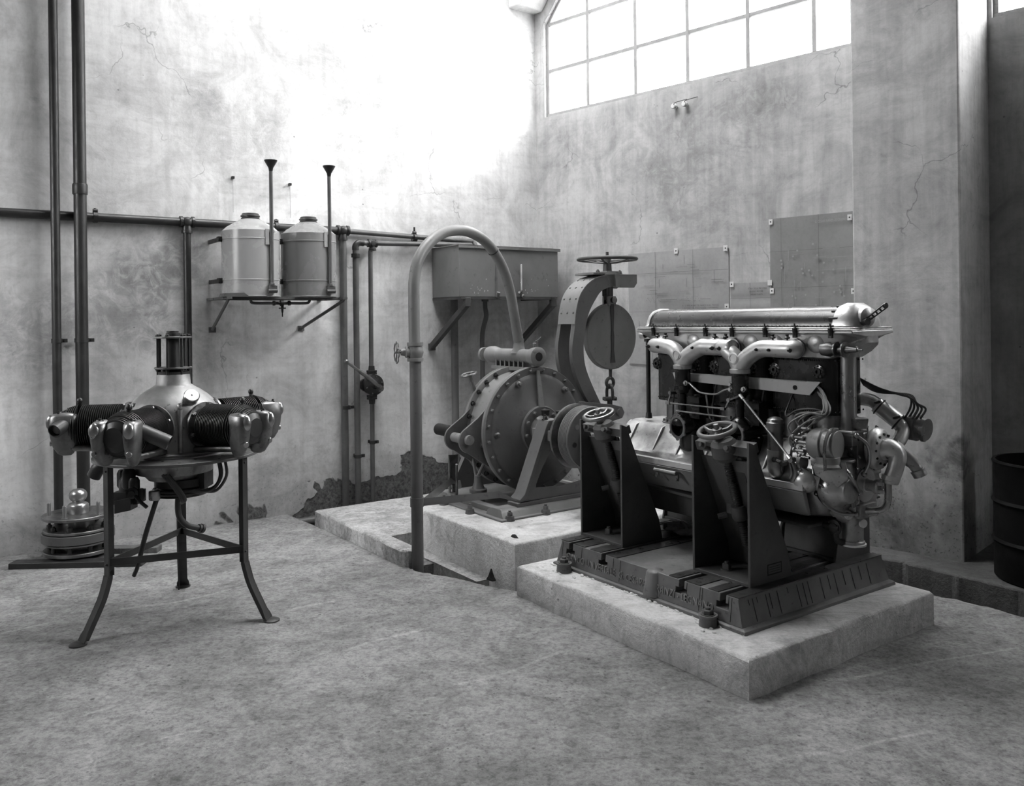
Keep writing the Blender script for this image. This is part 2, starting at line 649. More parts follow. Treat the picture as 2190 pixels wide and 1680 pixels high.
GL = NT('dusty_window_glass')
GL.N.remove(GL.b)
tr, tl, gs = GL.n('ShaderNodeBsdfTransparent'), GL.n('ShaderNodeBsdfTranslucent'), GL.n('ShaderNodeBsdfGlossy')
gs.inputs['Roughness'].default_value = .1
tl.inputs['Color'].default_value = (.9, .9, .9, 1)
tr.inputs['Color'].default_value = (.93, .93, .93, 1)
m1, m2 = GL.n('ShaderNodeMixShader'), GL.n('ShaderNodeMixShader')
GL.link(GL.ramp(GL.noise(2.2, 8, .65, 1.2, GL.mapv(GL.pos(), (1, 1, .5))), .3, .7, .08, .38), m1.inputs[0])
GL.link(tr.outputs[0], m1.inputs[1])
GL.link(tl.outputs[0], m1.inputs[2])
m2.inputs[0].default_value = .04
GL.link(m1.outputs[0], m2.inputs[1])
GL.link(gs.outputs[0], m2.inputs[2])
GL.link(m2.outputs[0], GL.N['Material Output'].inputs[0])
GLASS = GL.m
FRAMEM = metal('window_frame_paint', .30, .38, .5, .7, 0, 6, .1, 40, .2)
CEIL = concrete('low_bounce_ceiling', .12, .2, .2)  # unseen ceiling coloured dark to weaken bounced light
WHITEW = metal('white_bounce_lining', .78, .84, .8, .9, 0, 4, 0)  # lining of the added roof shaft, white to spread more skylight
DARKW = concrete('low_bounce_wall', .10, .16, .2)  # unseen side and rear walls, darkened to cut fill light

# floor with its trenches --------------------------------------------------
rj = random.Random(3)


def jag(pts, amp=.012, n=7):
    out = []
    for a, b in zip(pts[:-1], pts[1:]):
        a, b = Vector(a), Vector(b)
        for k in range(n):
            q = a.lerp(b, k / n)
            out.append(Vector((q.x + rj.uniform(-amp, amp), q.y + rj.uniform(-amp, amp), 0)))
    out.append(Vector(pts[-1]))
    return out


M_ = lambda u, v: wpos('M', u, v, 0)
W_ = lambda s, d: wpos('W', s, -d, 0)
edge1 = jag([M_(-3.80, -.30), M_(-3.4, -.285), M_(-2.9, -.275), M_(-2.45, -.255), M_(-2.27, -.24), M_(-2.12, -.17), M_(-1.95, -.10), M_(-1.8, -.06), M_(-1.66, .0)], .008, 9)
edge2 = jag([W_(2.6, 1.12), W_(3.6, 1.11), W_(4.3, 1.16), W_(8.6, 1.16)], .02, 14)
poly = [M_(-4.2, -4.6), M_(-4.2, -.33)] + edge1 + [M_(-1.55, .05), M_(-1.5, .4), M_(-3.8, .4), M_(-3.8, 2.206), W_(2.6, 0)] + edge2 + [M_(4.2, -4.6)]
f = MB()
f.prism([p + Vector((0, 0, -.35)) for p in poly], (0, 0, .35))
struct('floor', f, FLOORM, 'X', auto=30)
led = jag([W_(2.6, .5), W_(3.5, .60), W_(3.9, .68), W_(4.3, .75), W_(4.8, .80), W_(8.6, .82)], .012, 10)
g = MB()
g.prism([p + Vector((0, 0, -.35)) for p in [W_(2.6, 0)] + led + [W_(8.6, -.25), W_(3.6, -.25), W_(3.6, 0)]], (0, 0, .35))
struct('trim_1', g, LEDGEM, 'X', auto=30, bevel=.012)
p = MB()
p.prism([M_(-4.2, -4.6) + Vector((0, 0, -.42)), M_(-4.2, 2.13) + Vector((0, 0, -.42)), W_(8.6, -.3) + Vector((0, 0, -.42)), M_(4.2, -4.6) + Vector((0, 0, -.42))], (0, 0, .06))
struct('ground', p, PITM, 'X')

# walls ---------------------------------------------------------------------
w = MB()
w.box(-4.45, -4.2, -4.8, 2.45, -.42, 5.4)
struct('wall_left', w, WPL)
w = MB()
w.box(-.1, 3.6, 0, .09, -.42, 3.37)
w.box(3.5, 9.2, .25, .34, -.42, 3.42)
w.box(-.1, .115, 0, .09, 3.37, 5.4)
w.box(3.12, 3.6, 0, .09, 3.37, 5.4)
w.box(3.5, 3.80, .25, .34, 3.42, 5.4)
w.box(6.72, 9.2, .25, .34, 3.42, 5.4)
w.box(.115, 3.12, 0, .09, 5.0, 5.4)
w.box(3.80, 6.72, .25, .34, 5.0, 5.4)
w.prism([(.115, 0, 4.24), (.115, 0, 5.0), (.75, 0, 5.0)], (0, .09, 0))
struct('wall_window_side', w, WPR, 'W')
w = MB()
w.box(3.123, 3.775, -.37, .25, -.3, 5.4)
struct('wall_pillar', w, WPR, 'W', bevel=.012)
# haunch of the roof beam in the corner
w = MB()
w.prism([(-.05, -.30, 4.36), (.10, -.30, 4.36), (.62, -.30, 5.0), (.62, -.30, 5.4), (-.05, -.30, 5.4)], (0, .30, 0))
struct('ceiling_beam', w, WPL, 'W', bevel=.01)
w = MB()
w.box(-4.2, -3.7, -4.8, -4.6, -.42, 5.4)
w.box(-2.3, 4.3, -4.8, -4.6, -.42, 5.4)
w.box(-3.7, -2.3, -4.8, -4.6, 3.5, 5.4)
w.box(-3.7, -2.3, -4.8, -4.6, -.42, 2.0)
struct('wall_side', w, DARKW)
w = MB()
e1, e2 = wpos('W', 9.0, 0), wpos('M', 4.2, -4.8)
w.prism([(e1.x, e1.y, -.42), (e1.x + .2, e1.y, -.42), (e2.x + .2, e2.y - .1, -.42), (e2.x, e2.y, -.42)], (0, 0, 5.82))
struct('wall_rear', w, DARKW, 'X')
w = MB()
for (u0, u1, v0, v1) in ((-4.45, 5.2, -4.9, -1.2), (-4.45, -3.9, -1.2, 1.5), (-1.2, 5.2, -1.2, 1.5)):
    w.box(u0, u1, v0, v1, 5.4, 5.52)
w.prism([(-4.45, 1.5, 5.4), (5.2, 1.5, 5.4), (5.2, 4.28, 5.4), (3.0 - 3.3, 3.23, 5.4), (-.35, 2.95, 5.4), (-4.45, 2.18, 5.4)], (0, 0, .12))
cb_ = MB()
for (u0, u1, v0, v1) in ((-3.98, -3.9, -1.28, 1.58), (-1.2, -1.12, -1.28, 1.58), (-3.9, -1.2, -1.28, -1.2), (-3.9, -1.2, 1.5, 1.58)):
    cb_.box(u0, u1, v0, v1, 5.52, 6.9)
ceil_ = struct('ceiling', w, CEIL)
struct('ceiling_added_shaft', cb_, WHITEW, parent=ceil_)  # unseen shaft added over the opening to keep direct sun out


def window(name, s0, s1, z0, z1, vs, hs, cham=False, yo=0.0):
    b = MB()
    y0, y1 = .035 + yo, .075 + yo
    t = .016
    zc = (lambda s: 4.24 + (s - s0) * 1.21) if cham else (lambda s: 99)
    top = lambda s: min(z1, zc(s))
    b.box(s0, s1, y0, y1, z0, z0 + .035)
    b.box(s0, s0 + .03, y0, y1, z0 + .035, top(s0))
    b.box(s1 - .03, s1, y0, y1, z0 + .035, z1)
    b.box(s0 + (.64 if cham else 0), s1, y0, y1, z1 - .03, z1)
    if cham:
        b.bar((s0, .055, 4.24), (s0 + .63, .055, 5.0), .04, .035, (0, 1, 0))
    for v in vs:
        b.box(v - t, v + t, y0, y1, z0 + .035, top(v) - .01)
    for h in hs:
        b.box(s0 + (max(0, (h - 4.24) / 1.21) if cham else 0), s1, y0 + .004, y1 - .004, h - .014, h + .014)
    fr = struct(name, b, FRAMEM, 'W', bevel=.003)
    gm = MB()
    yg = .055 + yo
    P = [(s0 + .01, yg, z0 + .01), (s1 - .01, yg, z0 + .01), (s1 - .01, yg, z1 - .01)] + ([(s0 + .62, .055, z1 - .01), (s0 + .01, .055, 4.25)] if cham else [(s0 + .01, yg, z1 - .01)])
    gm.bm.faces.new([gm.bm.verts.new(k) for k in P])
    struct(name + '_glass', gm, GLASS, 'W', parent=fr)


window('window_1', .115, 3.12, 3.37, 5.0, [.605, 1.125, 1.64, 2.175, 2.70], [3.805, 4.24, 4.67], True)
window('window_2', 3.80, 6.72, 3.42, 5.0, [4.32, 4.84, 5.36, 5.88, 6.3], [3.84, 4.26, 4.67], False, .25)
# raw cement where the wall pipes enter


# ------------------------------------------------------------------ concrete blocks
def rough_block(x0, x1, y0, y1, z0, z1, seed, amp=.006, n=14, cut=None):
    rr = random.Random(seed)
    b = MB()
    bm = b.bm
    ring = []
    pts = [(x0, y0), (x1, y0), (x1, y1), (x0, y1)]
    for (a, c) in zip(pts, pts[1:] + pts[:1]):
        for k in range(n):
            ring.append((a[0] + (c[0] - a[0]) * k / n, a[1] + (c[1] - a[1]) * k / n))
    lo, mi, hi = [], [], []
    cx, cy = (x0 + x1) / 2, (y0 + y1) / 2
    for i, (x, y) in enumerate(ring):
        j = rr.uniform(-amp, amp)
        sx, sy = (1 if x < cx else -1), (1 if y < cy else -1)
        lo.append((x + j, y + j, z0))
        mi.append((x + j * .6, y + j * .6, z1 - .012 + rr.uniform(-amp, amp) * .5))
        hi.append((x + sx * .012 * (abs(x - cx) > (x1 - x0) / 2 - .001), y + sy * .012 * (abs(y - cy) > (y1 - y0) / 2 - .001), z1))
    b.loft([lo, mi, hi])
    return b


single('engine_plinth', 'low square concrete plinth carrying the cast iron bed plate of the tall engine', 'plinth', (-.78, .67, 0), 'M',
       rough_block(-1.565, 0, -.02, 1.33, -.0, .16, 5), SLABM, auto=50)
PL = rough_block(-2.84, -1.68, .055, 1.75, -.35, .243, 6, .003)
PL.box(-3.15, -2.845, .34, 1.4, .0, .242)
single('dynamometer_plinth', 'taller concrete plinth under the big round brake casing', 'plinth', (-2.5, .8, 0), 'M',
       PL, PLINTHM, auto=50)
b = rough_block(-3.775, -2.40, -.27, -.155, -.35, .10, 8, .008)
b.box(-3.765, -2.76, -.17, .4, -.35, .0995)
b.box(-3.765, -3.36, .35, 1.9, -.35, .0985)
b.box(-2.76, -1.95, -.03, .06, -.35, -.02)
single('floor_step', 'rough low concrete step between the wall trench and the round brake, with a square hole', 'step', (-3.2, -.1, 0), 'M', b, STEPM, auto=50)
b = MB()
b.box(-2.80, -1.70, -.16, .04, -.20, -.14)
b.box(-2.80, -2.45, -.16, .04, -.14, -.03)
struct('floor_channel', b, FLOORM, 'M')
# leftovers of broken cement on the plinth and floor
for k, (c, s, lab) in enumerate([((-1.80, .135, .243), .030, 'dark chip lying flat on the corner of the round brake plinth'), ((-1.87, .02, -.0), .034, 'dark pointed chip standing on the floor against the round brake plinth')]):
    b = MB()
    r2 = random.Random(k + 2)
    pts = [(c[0] + s * 1.2 * math.cos(a) * r2.uniform(.6, 1.2), c[1] + s * .7 * math.sin(a) * r2.uniform(.6, 1.1)) for a in [i * PI / 4 for i in range(8)]]
    b.loft([[(x, y, c[2]) for x, y in pts], [(c[0] + (x - c[0]) * .6, c[1] + (y - c[1]) * .6, c[2] + s * (.35 if k == 0 else .6)) for x, y in pts], [(c[0] + (x - c[0]) * .12, c[1] + (y - c[1]) * .12, c[2] + s * (.5 if k == 0 else 1.9)) for x, y in pts]])
    single('slag_chip', lab, 'chip', (c[0], c[1], c[2]), 'M', b, PITM, auto=20)

# ------------------------------------------------------------------ cast iron bed plate
bed = Thing('bed_plate', 'long cast iron bed plate with raised lettering and T slots under the tall engine', 'bed plate', (-.82, .72, .16))
Z0, Z1 = .16, .295
slots = [-1.345, -1.085, -.548, -.306]


def slot_profile():
    """front outline of the bed in x,z with the T slots cut in"""
    P = [(-1.425, Z1)]
    for s in slots:
        P += [(s - .016, Z1), (s - .016, Z1 - .035), (s - .034, Z1 - .035), (s - .034, Z1 - .062), (s + .034, Z1 - .062), (s + .034, Z1 - .035), (s + .016, Z1 - .035), (s + .016, Z1)]
    # recess between the slots of each pair
    Q = []
    for i, p_ in enumerate(P):
        Q.append(p_)
    P = Q + [(-.222, Z1)]
    return P


prof = slot_profile()
top = []
for (x, z) in prof:
    top.append((x, z))
outline = top + [(-.222, Z1 - .01), (-.190, Z0 + .02), (-1.452, Z0 + .02), (-1.425, Z1 - .01)]
b = MB()
front = [(x, .185 - (Z1 - z) * .14, z) for x, z in outline]
back = [(x, 1.262 + (Z1 - z) * .1, z) for x, z in outline]
b.loft([front, back])
plate = bed.part('casting', b, CAST, bevel=.003, auto=30)
b = MB()
b.loft([[(-1.47, .155, Z0), (-.165, .155, Z0), (-.165, 1.29, Z0), (-1.47, 1.29, Z0)], [(-1.467, .157, Z0 + .014), (-.168, .157, Z0 + .014), (-.168, 1.287, Z0 + .014), (-1.467, 1.287, Z0 + .014)],
        [(-1.45, .172, Z0 + .022), (-.188, .172, Z0 + .022), (-.188, 1.275, Z0 + .022), (-1.45, 1.275, Z0 + .022)]])
bed.part('foot_flange', b, CAST, bevel=.002, auto=30)
# raised machined strips and shallow oil recesses
b = MB()
for (x0, x1) in ((-1.43, -1.37), (-1.32, -1.235), (-1.19, -1.11), (-1.06, -.985), (-.63, -.575), (-.52, -.44), (-.39, -.335), (-.283, -.222)):
    b.box(x0, x1, .186, 1.262, Z1, Z1 + .004)
bed.part('machined_strip', b, metal('oily_machined_iron', .03, .07, .25, .45, .3, 6, .1, 60), auto=30)
b = MB()
rr = random.Random(4)
b.lathe((-.735, .205, Z0 + .02), (0, 0, 1), [(0, .0), (0, .062), (Z1 - Z0 - .03, .045), (Z1 - Z0 - .019, .035), (Z1 - Z0 - .019, 0)], 20)
bed.part('corner_boss', b, CAST, auto=50)


def text(body, size, mat4, m, parent, name, ext=.002, sp=1.0, align='LEFT', font_w=1.0):
    cu = bpy.data.curves.new(name, 'FONT')
    cu.body, cu.size, cu.extrude, cu.space_character = body, size, ext, sp
    cu.align_x = align
    cu.align_y = 'CENTER'
    cu.resolution_u = 2
    cu.materials.append(m)
    tmp = bpy.data.objects.new('text_curve', cu)
    me = bpy.data.meshes.new_from_object(tmp)
    me.name = name
    bpy.data.objects.remove(tmp)
    me.transform(mat4 @ Matrix.Diagonal((font_w, 1, 1, 1)))
    o = bpy.data.objects.new(name, me)
    C.objects.link(o)
    if parent:
        o.parent = parent
    return o


def tm(org, p, xdir, zdir):
    """text matrix in a thing's local space: letters run along xdir, up along zdir"""
    x, z = Vector(xdir).normalized(), Vector(zdir).normalized()
    n = x.cross(z)
    M4 = Matrix((x, z, n)).transposed().to_4x4()
    return Matrix.Translation(Vector(p) - Vector(org)) @ M4


LETM = metal('worn_cast_letters', .14, .2, .4, .6, 0, 4, .1)
tl_ = (0, .14, 1)
text('BANCO UNIVERSALE  G. CESARE', .050, tm(bed.org, (-1.365, .1745, .222), (1, 0, 0), tl_), LETM, bed.o, 'lettering', .0042, 1.02, 'LEFT', .80)
text('RANZI - LEGNANO', .050, tm(bed.org, (-.70, .1745, .222), (1, 0, 0), tl_), LETM, bed.o, 'lettering', .0042, 1.02, 'LEFT', .80)
# oil runs on the sides
b = MB()
rr = random.Random(11)
for k in range(17):
    y = .24 + (k / 17) ** 1.25 * .95 + rr.uniform(-.02, .02)
    z1, z0 = Z1 - .012, Z0 + rr.choice((.03, .03, .06, .10))
    xx = lambda z: -.222 + (Z1 - z) * .2783 + .0006
    b.loft([[(xx(z1), y, z1), (xx(z1) + .0012, y + .002, z1), (xx(z1), y + .004, z1)], [(xx(z0), y + .002, z0), (xx(z0) + .0012, y + .004, z0), (xx(z0), y + .006, z0)]])
for k in range(9):
    x = rr.choice((-1.40, -1.25, -1.2, -1.02, -.95, -.5, -.42, -.27, -.25)) + rr.uniform(-.02, .02)
    z1, z0 = Z1 - .004, Z0 + rr.choice((.03, .05, .08))
    yy = lambda z: .185 - (Z1 - z) * .14 - .0006
    b.loft([[(x, yy(z1), z1), (x + .0015, yy(z1) - .001, z1), (x + .003, yy(z1), z1)], [(x, yy(z0), z0), (x + .0015, yy(z0) - .001, z0), (x + .003, yy(z0), z0)]])
bed.part('oil_run', b, metal('black_oil', .006, .01, .15, .25, 0, 5, 0), stuff=True)


def anchor(x, y, z, owner, r=.024, lab=None, m=JACKP):
    b = MB()
    b.lathe((x, y, z), (0, 0, 1), [(0, 0), (0, r * 1.7), (.035, r * 1.55), (.04, r * 1.75), (.048, r * 1.75), (.048, 0)], 18)
    o = owner.part('foot_lug', b, CAST, bevel=None)
    b = MB()
    b.hexa((x, y, z + .046), (0, 0, 1), r, .024)
    owner.part('anchor_bolt', b, m)


anchor(-1.325, .118, Z0, bed)
anchor(-.345, .130, Z0, bed)
anchor(-1.325, 1.31, Z0, bed, .018)
anchor(-.345, 1.31, Z0, bed, .018)
# white cement crumbs squeezed out round the bed
b = MB()
rr = random.Random(9)
for k in range(90):
    if k < 60:
        x, y = rr.uniform(-1.48, -.17), .148 + rr.gauss(0, .006)
    elif k < 75:
        x, y = -1.325 + rr.gauss(0, .04), .10 + rr.gauss(0, .02)
    else:
        x, y = -.345 + rr.gauss(0, .04), .11 + rr.gauss(0, .02)
    s = rr.uniform(.003, .009)
    b.ell((x, y, Z0 + s * .2), s * 1.6, s, s * .8, None, 6, 4)
single('mortar_debris', 'white crumbs of mortar along the foot of the lettered bed plate', 'mortar', (-.8, .14, Z0), 'M', b, concrete('white_mortar', .5, .7, .3), kind='stuff', auto=0)

# ------------------------------------------------------------------ screw jack pedestals
JU = .34


WHP = metal('painted_hand_wheel', .12, .16, .3, .42, 0, 5, 0)


def pedestal(x0, plate_label=False):
    t = Thing('jack_pedestal', '', 'pedestal', (x0 + JU / 2, .48, Z1))
    side = lambda x: [(x, .335, Z1), (x, .628, Z1), (x, .602, .408), (x, .372, .925), (x, .335, .938)]
    for x in (x0, x0 + JU - .014):
        b = MB()
        b.prism(side(x), (.014, 0, 0))
        t.part('side_plate', b, JACKP, bevel=.0025, auto=30)
    b = MB()
    b.box(x0 + .014, x0 + JU - .014, .336, .62, Z1, Z1 + .016)
    t.part('base_plate', b, JACKP, bevel=.002, auto=30)
    b = MB()
    b.prism([(x0 + .014, .585, Z1 + .016), (x0 + .014, .60, Z1 + .016), (x0 + .014, .585, .41), (x0 + .014, .40, .84), (x0 + .014, .385, .84), (x0 + .014, .568, .405)], (JU - .028, 0, 0))
    t.part('back_web', b, JACKP, bevel=.002, auto=30)
    # inclined screw
    a = Vector((x0 + JU / 2 + .005, .365, .90))
    e = Vector((x0 + JU / 2 + .005, .515, .425))
    d = (e - a).normalized()
    b = MB()
    b.obox(a + d * .0 + Vector((0, .012, .0)), (JU / 2 - .014, 0, 0), Vector((0, .95, .32)).normalized() * .032, d * .022)
    b.lathe(a - d * .035, d, [(0, 0), (0, .045), (.02, .062), (.075, .064), (.10, .045), (.10, 0)], 24)
    for sx in (-1, 1):
        q = a + Vector((sx * .058, -.045, .0))
        b.lathe(q + Vector((0, .03, -.01)), (sx * .25, -1, .3), [(0, 0), (0, .019), (.05, .019), (.055, .012), (.07, .012), (.07, 0)], 6)
    t.part('head_casting', b, JACKP, bevel=None)
    L = (e - a).length
    pr = [(0, 0), (0, .020)]
    k = .09
    while k < L:
        pr += [(k, .0175), (k + .0045, .0235), (k + .009, .0175)]
        k += .0118
    pr += [(L, .015), (L, 0)]
    b = MB()
    b.lathe(a, d, pr, 18)
    t.part('lead_screw', b, metal('oily_screw', .04, .09, .25, .4, .7, 6, 0))
    b = MB()
    n = a + d * .33
    b.lathe(n - d * .035, d, [(0, 0), (0, .034), (.015, .038), (.06, .038), (.07, .032), (.07, 0)], 20)
    b.box(n.x - .09, n.x + .09, n.y + .015, n.y + .06, n.z - .022, n.z + .022)
    b.cyl(n + Vector((-.06, -.02, -.02)), n + Vector((-.085, -.05, -.03)), .014, None, 8)
    t.part('travelling_nut', b, JACKP)
    # dark slide bar beside the screw
    b = MB()
    s = Vector((.052, .012, .004))
    b.obox((a + e) / 2 + s, (.026, 0, 0), d * (L / 2 - .05), Vector((0, d.z, -d.y)) * -.006)
    t.part('slide_bar', b, metal('dark_slide', .012, .025, .3, .5, .2, 5, 0))
    # hand wheel
    up = -d
    w0 = a + up * .078 + Vector((-.022, 0, 0))
    b = MB()
    RW = .083 if x0 > -1 else .079
    b.torus(w0, up, RW, .0115, 44, 12)
    x, y, _ = frame_of(up)
    for k in range(3):
        ang = 2 * PI * k / 3 + (.5 if x0 > -1 else 1.1)
        dr = x * math.cos(ang) + y * math.sin(ang)
        b.tube([w0 - up * .012 + dr * .012, w0 - up * .010 + dr * .05, w0 + dr * (RW - .006)], [.010, .0075, .009], 8, sy=1.3)
    wh = t.part('hand_wheel', b, STEELD if x0 < -1 else WHP)
    b = MB()
    b.lathe(w0 + d * .10, up, [(0, 0), (0, .020), (.085, .020), (.087, .024), (.107, .024), (.11, .013), (.13, .013), (.132, 0)], 12)
    t.part('hub', b, STEELD, sub=wh)
    b = MB()
    b.hexa((x0 + .125, .43, Z1 + .016), (0, 0, 1), .021, .03)
    t.part('clamp_bolt', b, JACKP)
    return t


P1 = pedestal(-.62)
P1.o['label'] = 'grey pedestal with a hand wheel and a small maker plate low on its side'
b = MB()
b.box(-.28, -.279, .455, .545, .335, .375)
mp = P1.part('maker_plate', b, metal('maker_plate_metal', .05, .07, .4, .5, 0, 4, 0))
b = MB()
b.box(-.2795, -.2785, .450, .455, .33, .38).box(-.2795, -.2785, .545, .55, .33, .38).box(-.2795, -.2785, .45, .55, .33, .335).box(-.2795, -.2785, .45, .55, .375, .38)
P1.part('plate_border', b, BAKE, sub=mp)
for z in (.345, .355, .365):
    b = MB()
    b.box(-.2795, -.2782, .462, .538, z - .001, z + .001)
    P1.part('engraved_line', b, BAKE, sub=mp)
P2 = pedestal(-1.445)
P2.o['label'] = 'grey steel pedestal with bright hand wheel between the belt pulleys and the engine'
GP = 'jack pedestals holding up the engine'
# opposite pair faces the window wall
for src, lab in ((P1, 'steel pedestal behind the engine, under its oil pump end by the window wall'), (P2, 'steel pedestal behind the engine sump, seen past a rag on the bed plate')):
    c = copy_tree(src.o, None, PI, lab)
    x = src.org.x
    c.location = wpos('M', x, 1.59 - src.org.y, Z1)
    c['group'] = GP
    src.o['group'] = GP
    for ch in list(c.children):
        if ch.name.startswith('maker_plate'):
            for g in list(ch.children):
                bpy.data.objects.remove(g)
            bpy.data.objects.remove(ch)
# rag
b = MB()
rr = random.Random(21)
for k in range(7):
    pts = [(-1.12 + rr.uniform(-.10, .09), .80 + rr.uniform(-.07, .06), Z1 + .018 + rr.uniform(0, .022)) for _ in range(5)]
    b.tube(smooth(pts, 5), [max(.008, rr.uniform(.012, .02))] * 21, 7, sy=.6)
single('rag', 'crumpled dirty rag lying on the bed plate under the engine', 'rag', (-1.12, .8, Z1), 'M', b, RAG)
# ------------------------------------------------------------------ water brake dynamometer
VC, ZC = .795, .74
DY = Thing('water_brake', 'big round bolted casing of a grey dynamometer on its cast base', 'dynamometer', (-2.5, VC, .243))
RF = .425
A_ = (-1, 0, 0)
# casing, axis running towards -x from the front face at x=-2.44
b = MB()
b.lathe((-2.405, VC, ZC), A_, [(0, 0), (0, .135), (.006, .150), (.012, .16), (.03, .30), (.034, .352), (.040, .372), (.046, .378), (.046, RF), (.05, RF + .003), (.068, RF + .003), (.07, RF), (.07, .37)], 72)
DY.part('front_cover', b, MACH, auto=30)
b = MB()
b.lathe((-2.475, VC, ZC), A_, [(0, .40), (0, RF + .001), (.022, RF + .001), (.025, .405), (.03, .385), (.06, .372), (.20, .372), (.225, .385), (.23, .41), (.235, RF - .005), (.26, RF - .005), (.26, .3)], 72)
DY.part('casing', b, MACH_L, auto=30)
b = MB()
b.lathe((-2.735, VC, ZC), A_, [(0, .3), (0, RF - .004), (.022, RF - .004), (.025, .37), (.05, .30), (.06, .14), (.12, .12), (.12, 0)], 72)
DY.part('rear_cover', b, MACH, auto=30)
for k in range(24):
    a = 2 * PI * (k + .5) / 24
    b = MB()
    b.hexa((-2.451, VC + .402 * math.cos(a), ZC + .402 * math.sin(a)), (1, 0, 0), .0115, .017)
    DY.part('flange_bolt', b, MACH)
for k in range(5, 22):
    a = 2 * PI * k / 28 + PI * .28
    b = MB()
    b.hexa((-2.705, VC + .400 * math.cos(a), ZC + .400 * math.sin(a)), (1, 0, 0), .013, .02)
    DY.part('casing_bolt', b, IRON)
b = MB()
b.lathe((-2.41, VC, ZC), (1, 0, 0), [(0, 0), (0, .165), (.010, .165), (.016, .158), (.018, .10), (.03, .09), (.07, .085), (.07, 0)], 48)
hub = DY.part('hub_flange', b, MACH)
for k in range(10):
    a = 2 * PI * (k + .3) / 10
    b = MB()
    b.hexa((-2.394, VC + .135 * math.cos(a), ZC + .135 * math.sin(a)), (1, 0, 0), .012, .018)
    DY.part('hub_bolt', b, MACH, sub=hub)
b = MB()
b.prism([(-2.405, VC - .022, ZC + .155), (-2.405, VC + .022, ZC + .155), (-2.44, VC + .012, ZC + .40), (-2.44, VC - .012, ZC + .40)], (.012, 0, .0))
DY.part('cover_rib', b, MACH_L)
# plugs on the cover
for (a, r) in ((118, .355), (182, .345), (48, .345)):
    b = MB()
    q = (-2.44, VC + r * math.cos(R(a)), ZC + r * math.sin(R(a)))
    b.lathe(q, (1, 0, .15), [(0, 0), (0, .022), (.022, .020), (.024, .012), (.04, .012), (.042, 0)], 16)
    DY.part('cover_plug', b, STEELD if a > 100 else MACH)
# water inlet manifold on top
b = MB()
zt = 1.235
b.cyl((-3.02, VC, zt), (-2.47, VC, zt), .048, None, 28)
b.lathe((-2.50, VC, zt), (1, 0, 0), [(0, .04), (0, .056), (.03, .064), (.075, .066), (.08, .058), (.08, .03)], 28)
b.lathe((-3.02, VC, zt), (1, 0, 0), [(0, 0), (0, .058), (.06, .062), (.10, .055), (.12, .048)], 28)
b.lathe((-2.655, VC, zt + .02), (0, 0, 1), [(0, .06), (.03, .042), (.07, .035), (.09, .038), (.10, .038), (.10, 0)], 24)
for k in range(7):
    b.box(-2.90 + k * .055, -2.885 + k * .055, VC - .035, VC + .035, 1.14, 1.21)
b.box(-2.93, -2.44, VC - .05, VC + .05, 1.135, 1.16)
man = DY.part('inlet_manifold', b, MACH_L)
b = MB()
b.lathe((-2.428, VC, zt), (1, 0, 0), [(0, 0), (0, .042), (.006, .042), (.006, 0)], 24)
DY.part('sight_glass', b, metal('dark_glass', .02, .05, .05, .1, 0, 5, 0), sub=man)
b = MB()
b.lathe((-3.02, VC, zt), (-1, 0, 0), [(0, 0), (0, .012), (.07, .012), (.07, .046), (.078, .05), (.088, .05), (.09, .04), (.082, .03), (.084, .016), (.10, .014), (.10, 0)], 28)
DY.part('manifold_wheel', b, MACH_L, sub=man)
b = MB()
b.lathe((-2.47, VC, zt + .05), (0, 0, 1), [(0, 0), (0, .008), (.02, .008), (.02, .014), (.04, .014), (.045, .006), (.06, .006), (.06, 0)], 12)
b.tube([(-2.47, VC, zt + .10), (-2.44, VC + .01, zt + .115), (-2.43, VC + .03, zt + .135)], .004, 6)
DY.part('air_cock', b, MACH, sub=man)
# small adjusting hand wheel on the far upper left
b = MB()
w0 = Vector((-2.74, .433, 1.118))
ax = Vector((.0, -.25, 1))
b.torus(w0, ax, .052, .008, 32, 8)
b.cyl(w0 - ax * .02, w0 + ax * .012, .012, None, 12)
x, y, _ = frame_of(ax)
for k in range(4):
    dr = x * math.cos(k * PI / 2 + .4) + y * math.sin(k * PI / 2 + .4)
    b.tube([w0 + dr * .01, w0 + dr * .05], .006, 6)
b.cyl(w0, w0 + Vector((0, .055, -.15)), .013, .018, 12)
DY.part('control_wheel', b, STEELD)
# weighing arm of two cheek plates joined by a pin
for (x0, zz) in ((-2.54, 0), (-2.72, .03)):
    b = MB()
    pr = [(x0, .60, ZC - .30), (x0, .43, ZC - .22), (x0, .285, ZC - .125)]
    cc = Vector((x0, .30, ZC - .04))
    for k in range(9):
        a = R(250 - k * 16)
        pr.append((x0, cc.y + .085 * math.cos(a), cc.z + .085 * math.sin(a)))
    pr += [(x0, .36, ZC + .10), (x0, .50, ZC + .22), (x0, .60, ZC + .25)]
    b.prism(pr, (.016, 0, 0))
    DY.part('arm_plate', b, MACH, bevel=.002)
b = MB()
b.cyl((-2.74, .285, ZC - .035), (-2.50, .285, ZC - .035), .032, None, 24)
b.hexa((-2.524, .40, ZC - .075), (1, 0, 0), .018, .02)
DY.part('arm_pin', b, MACH_L)
b = MB()
b.cyl((-2.90, .28, ZC + .0), (-2.73, .28, ZC + .0), .04, None, 20)
DY.part('counterweight', b, BAKE)
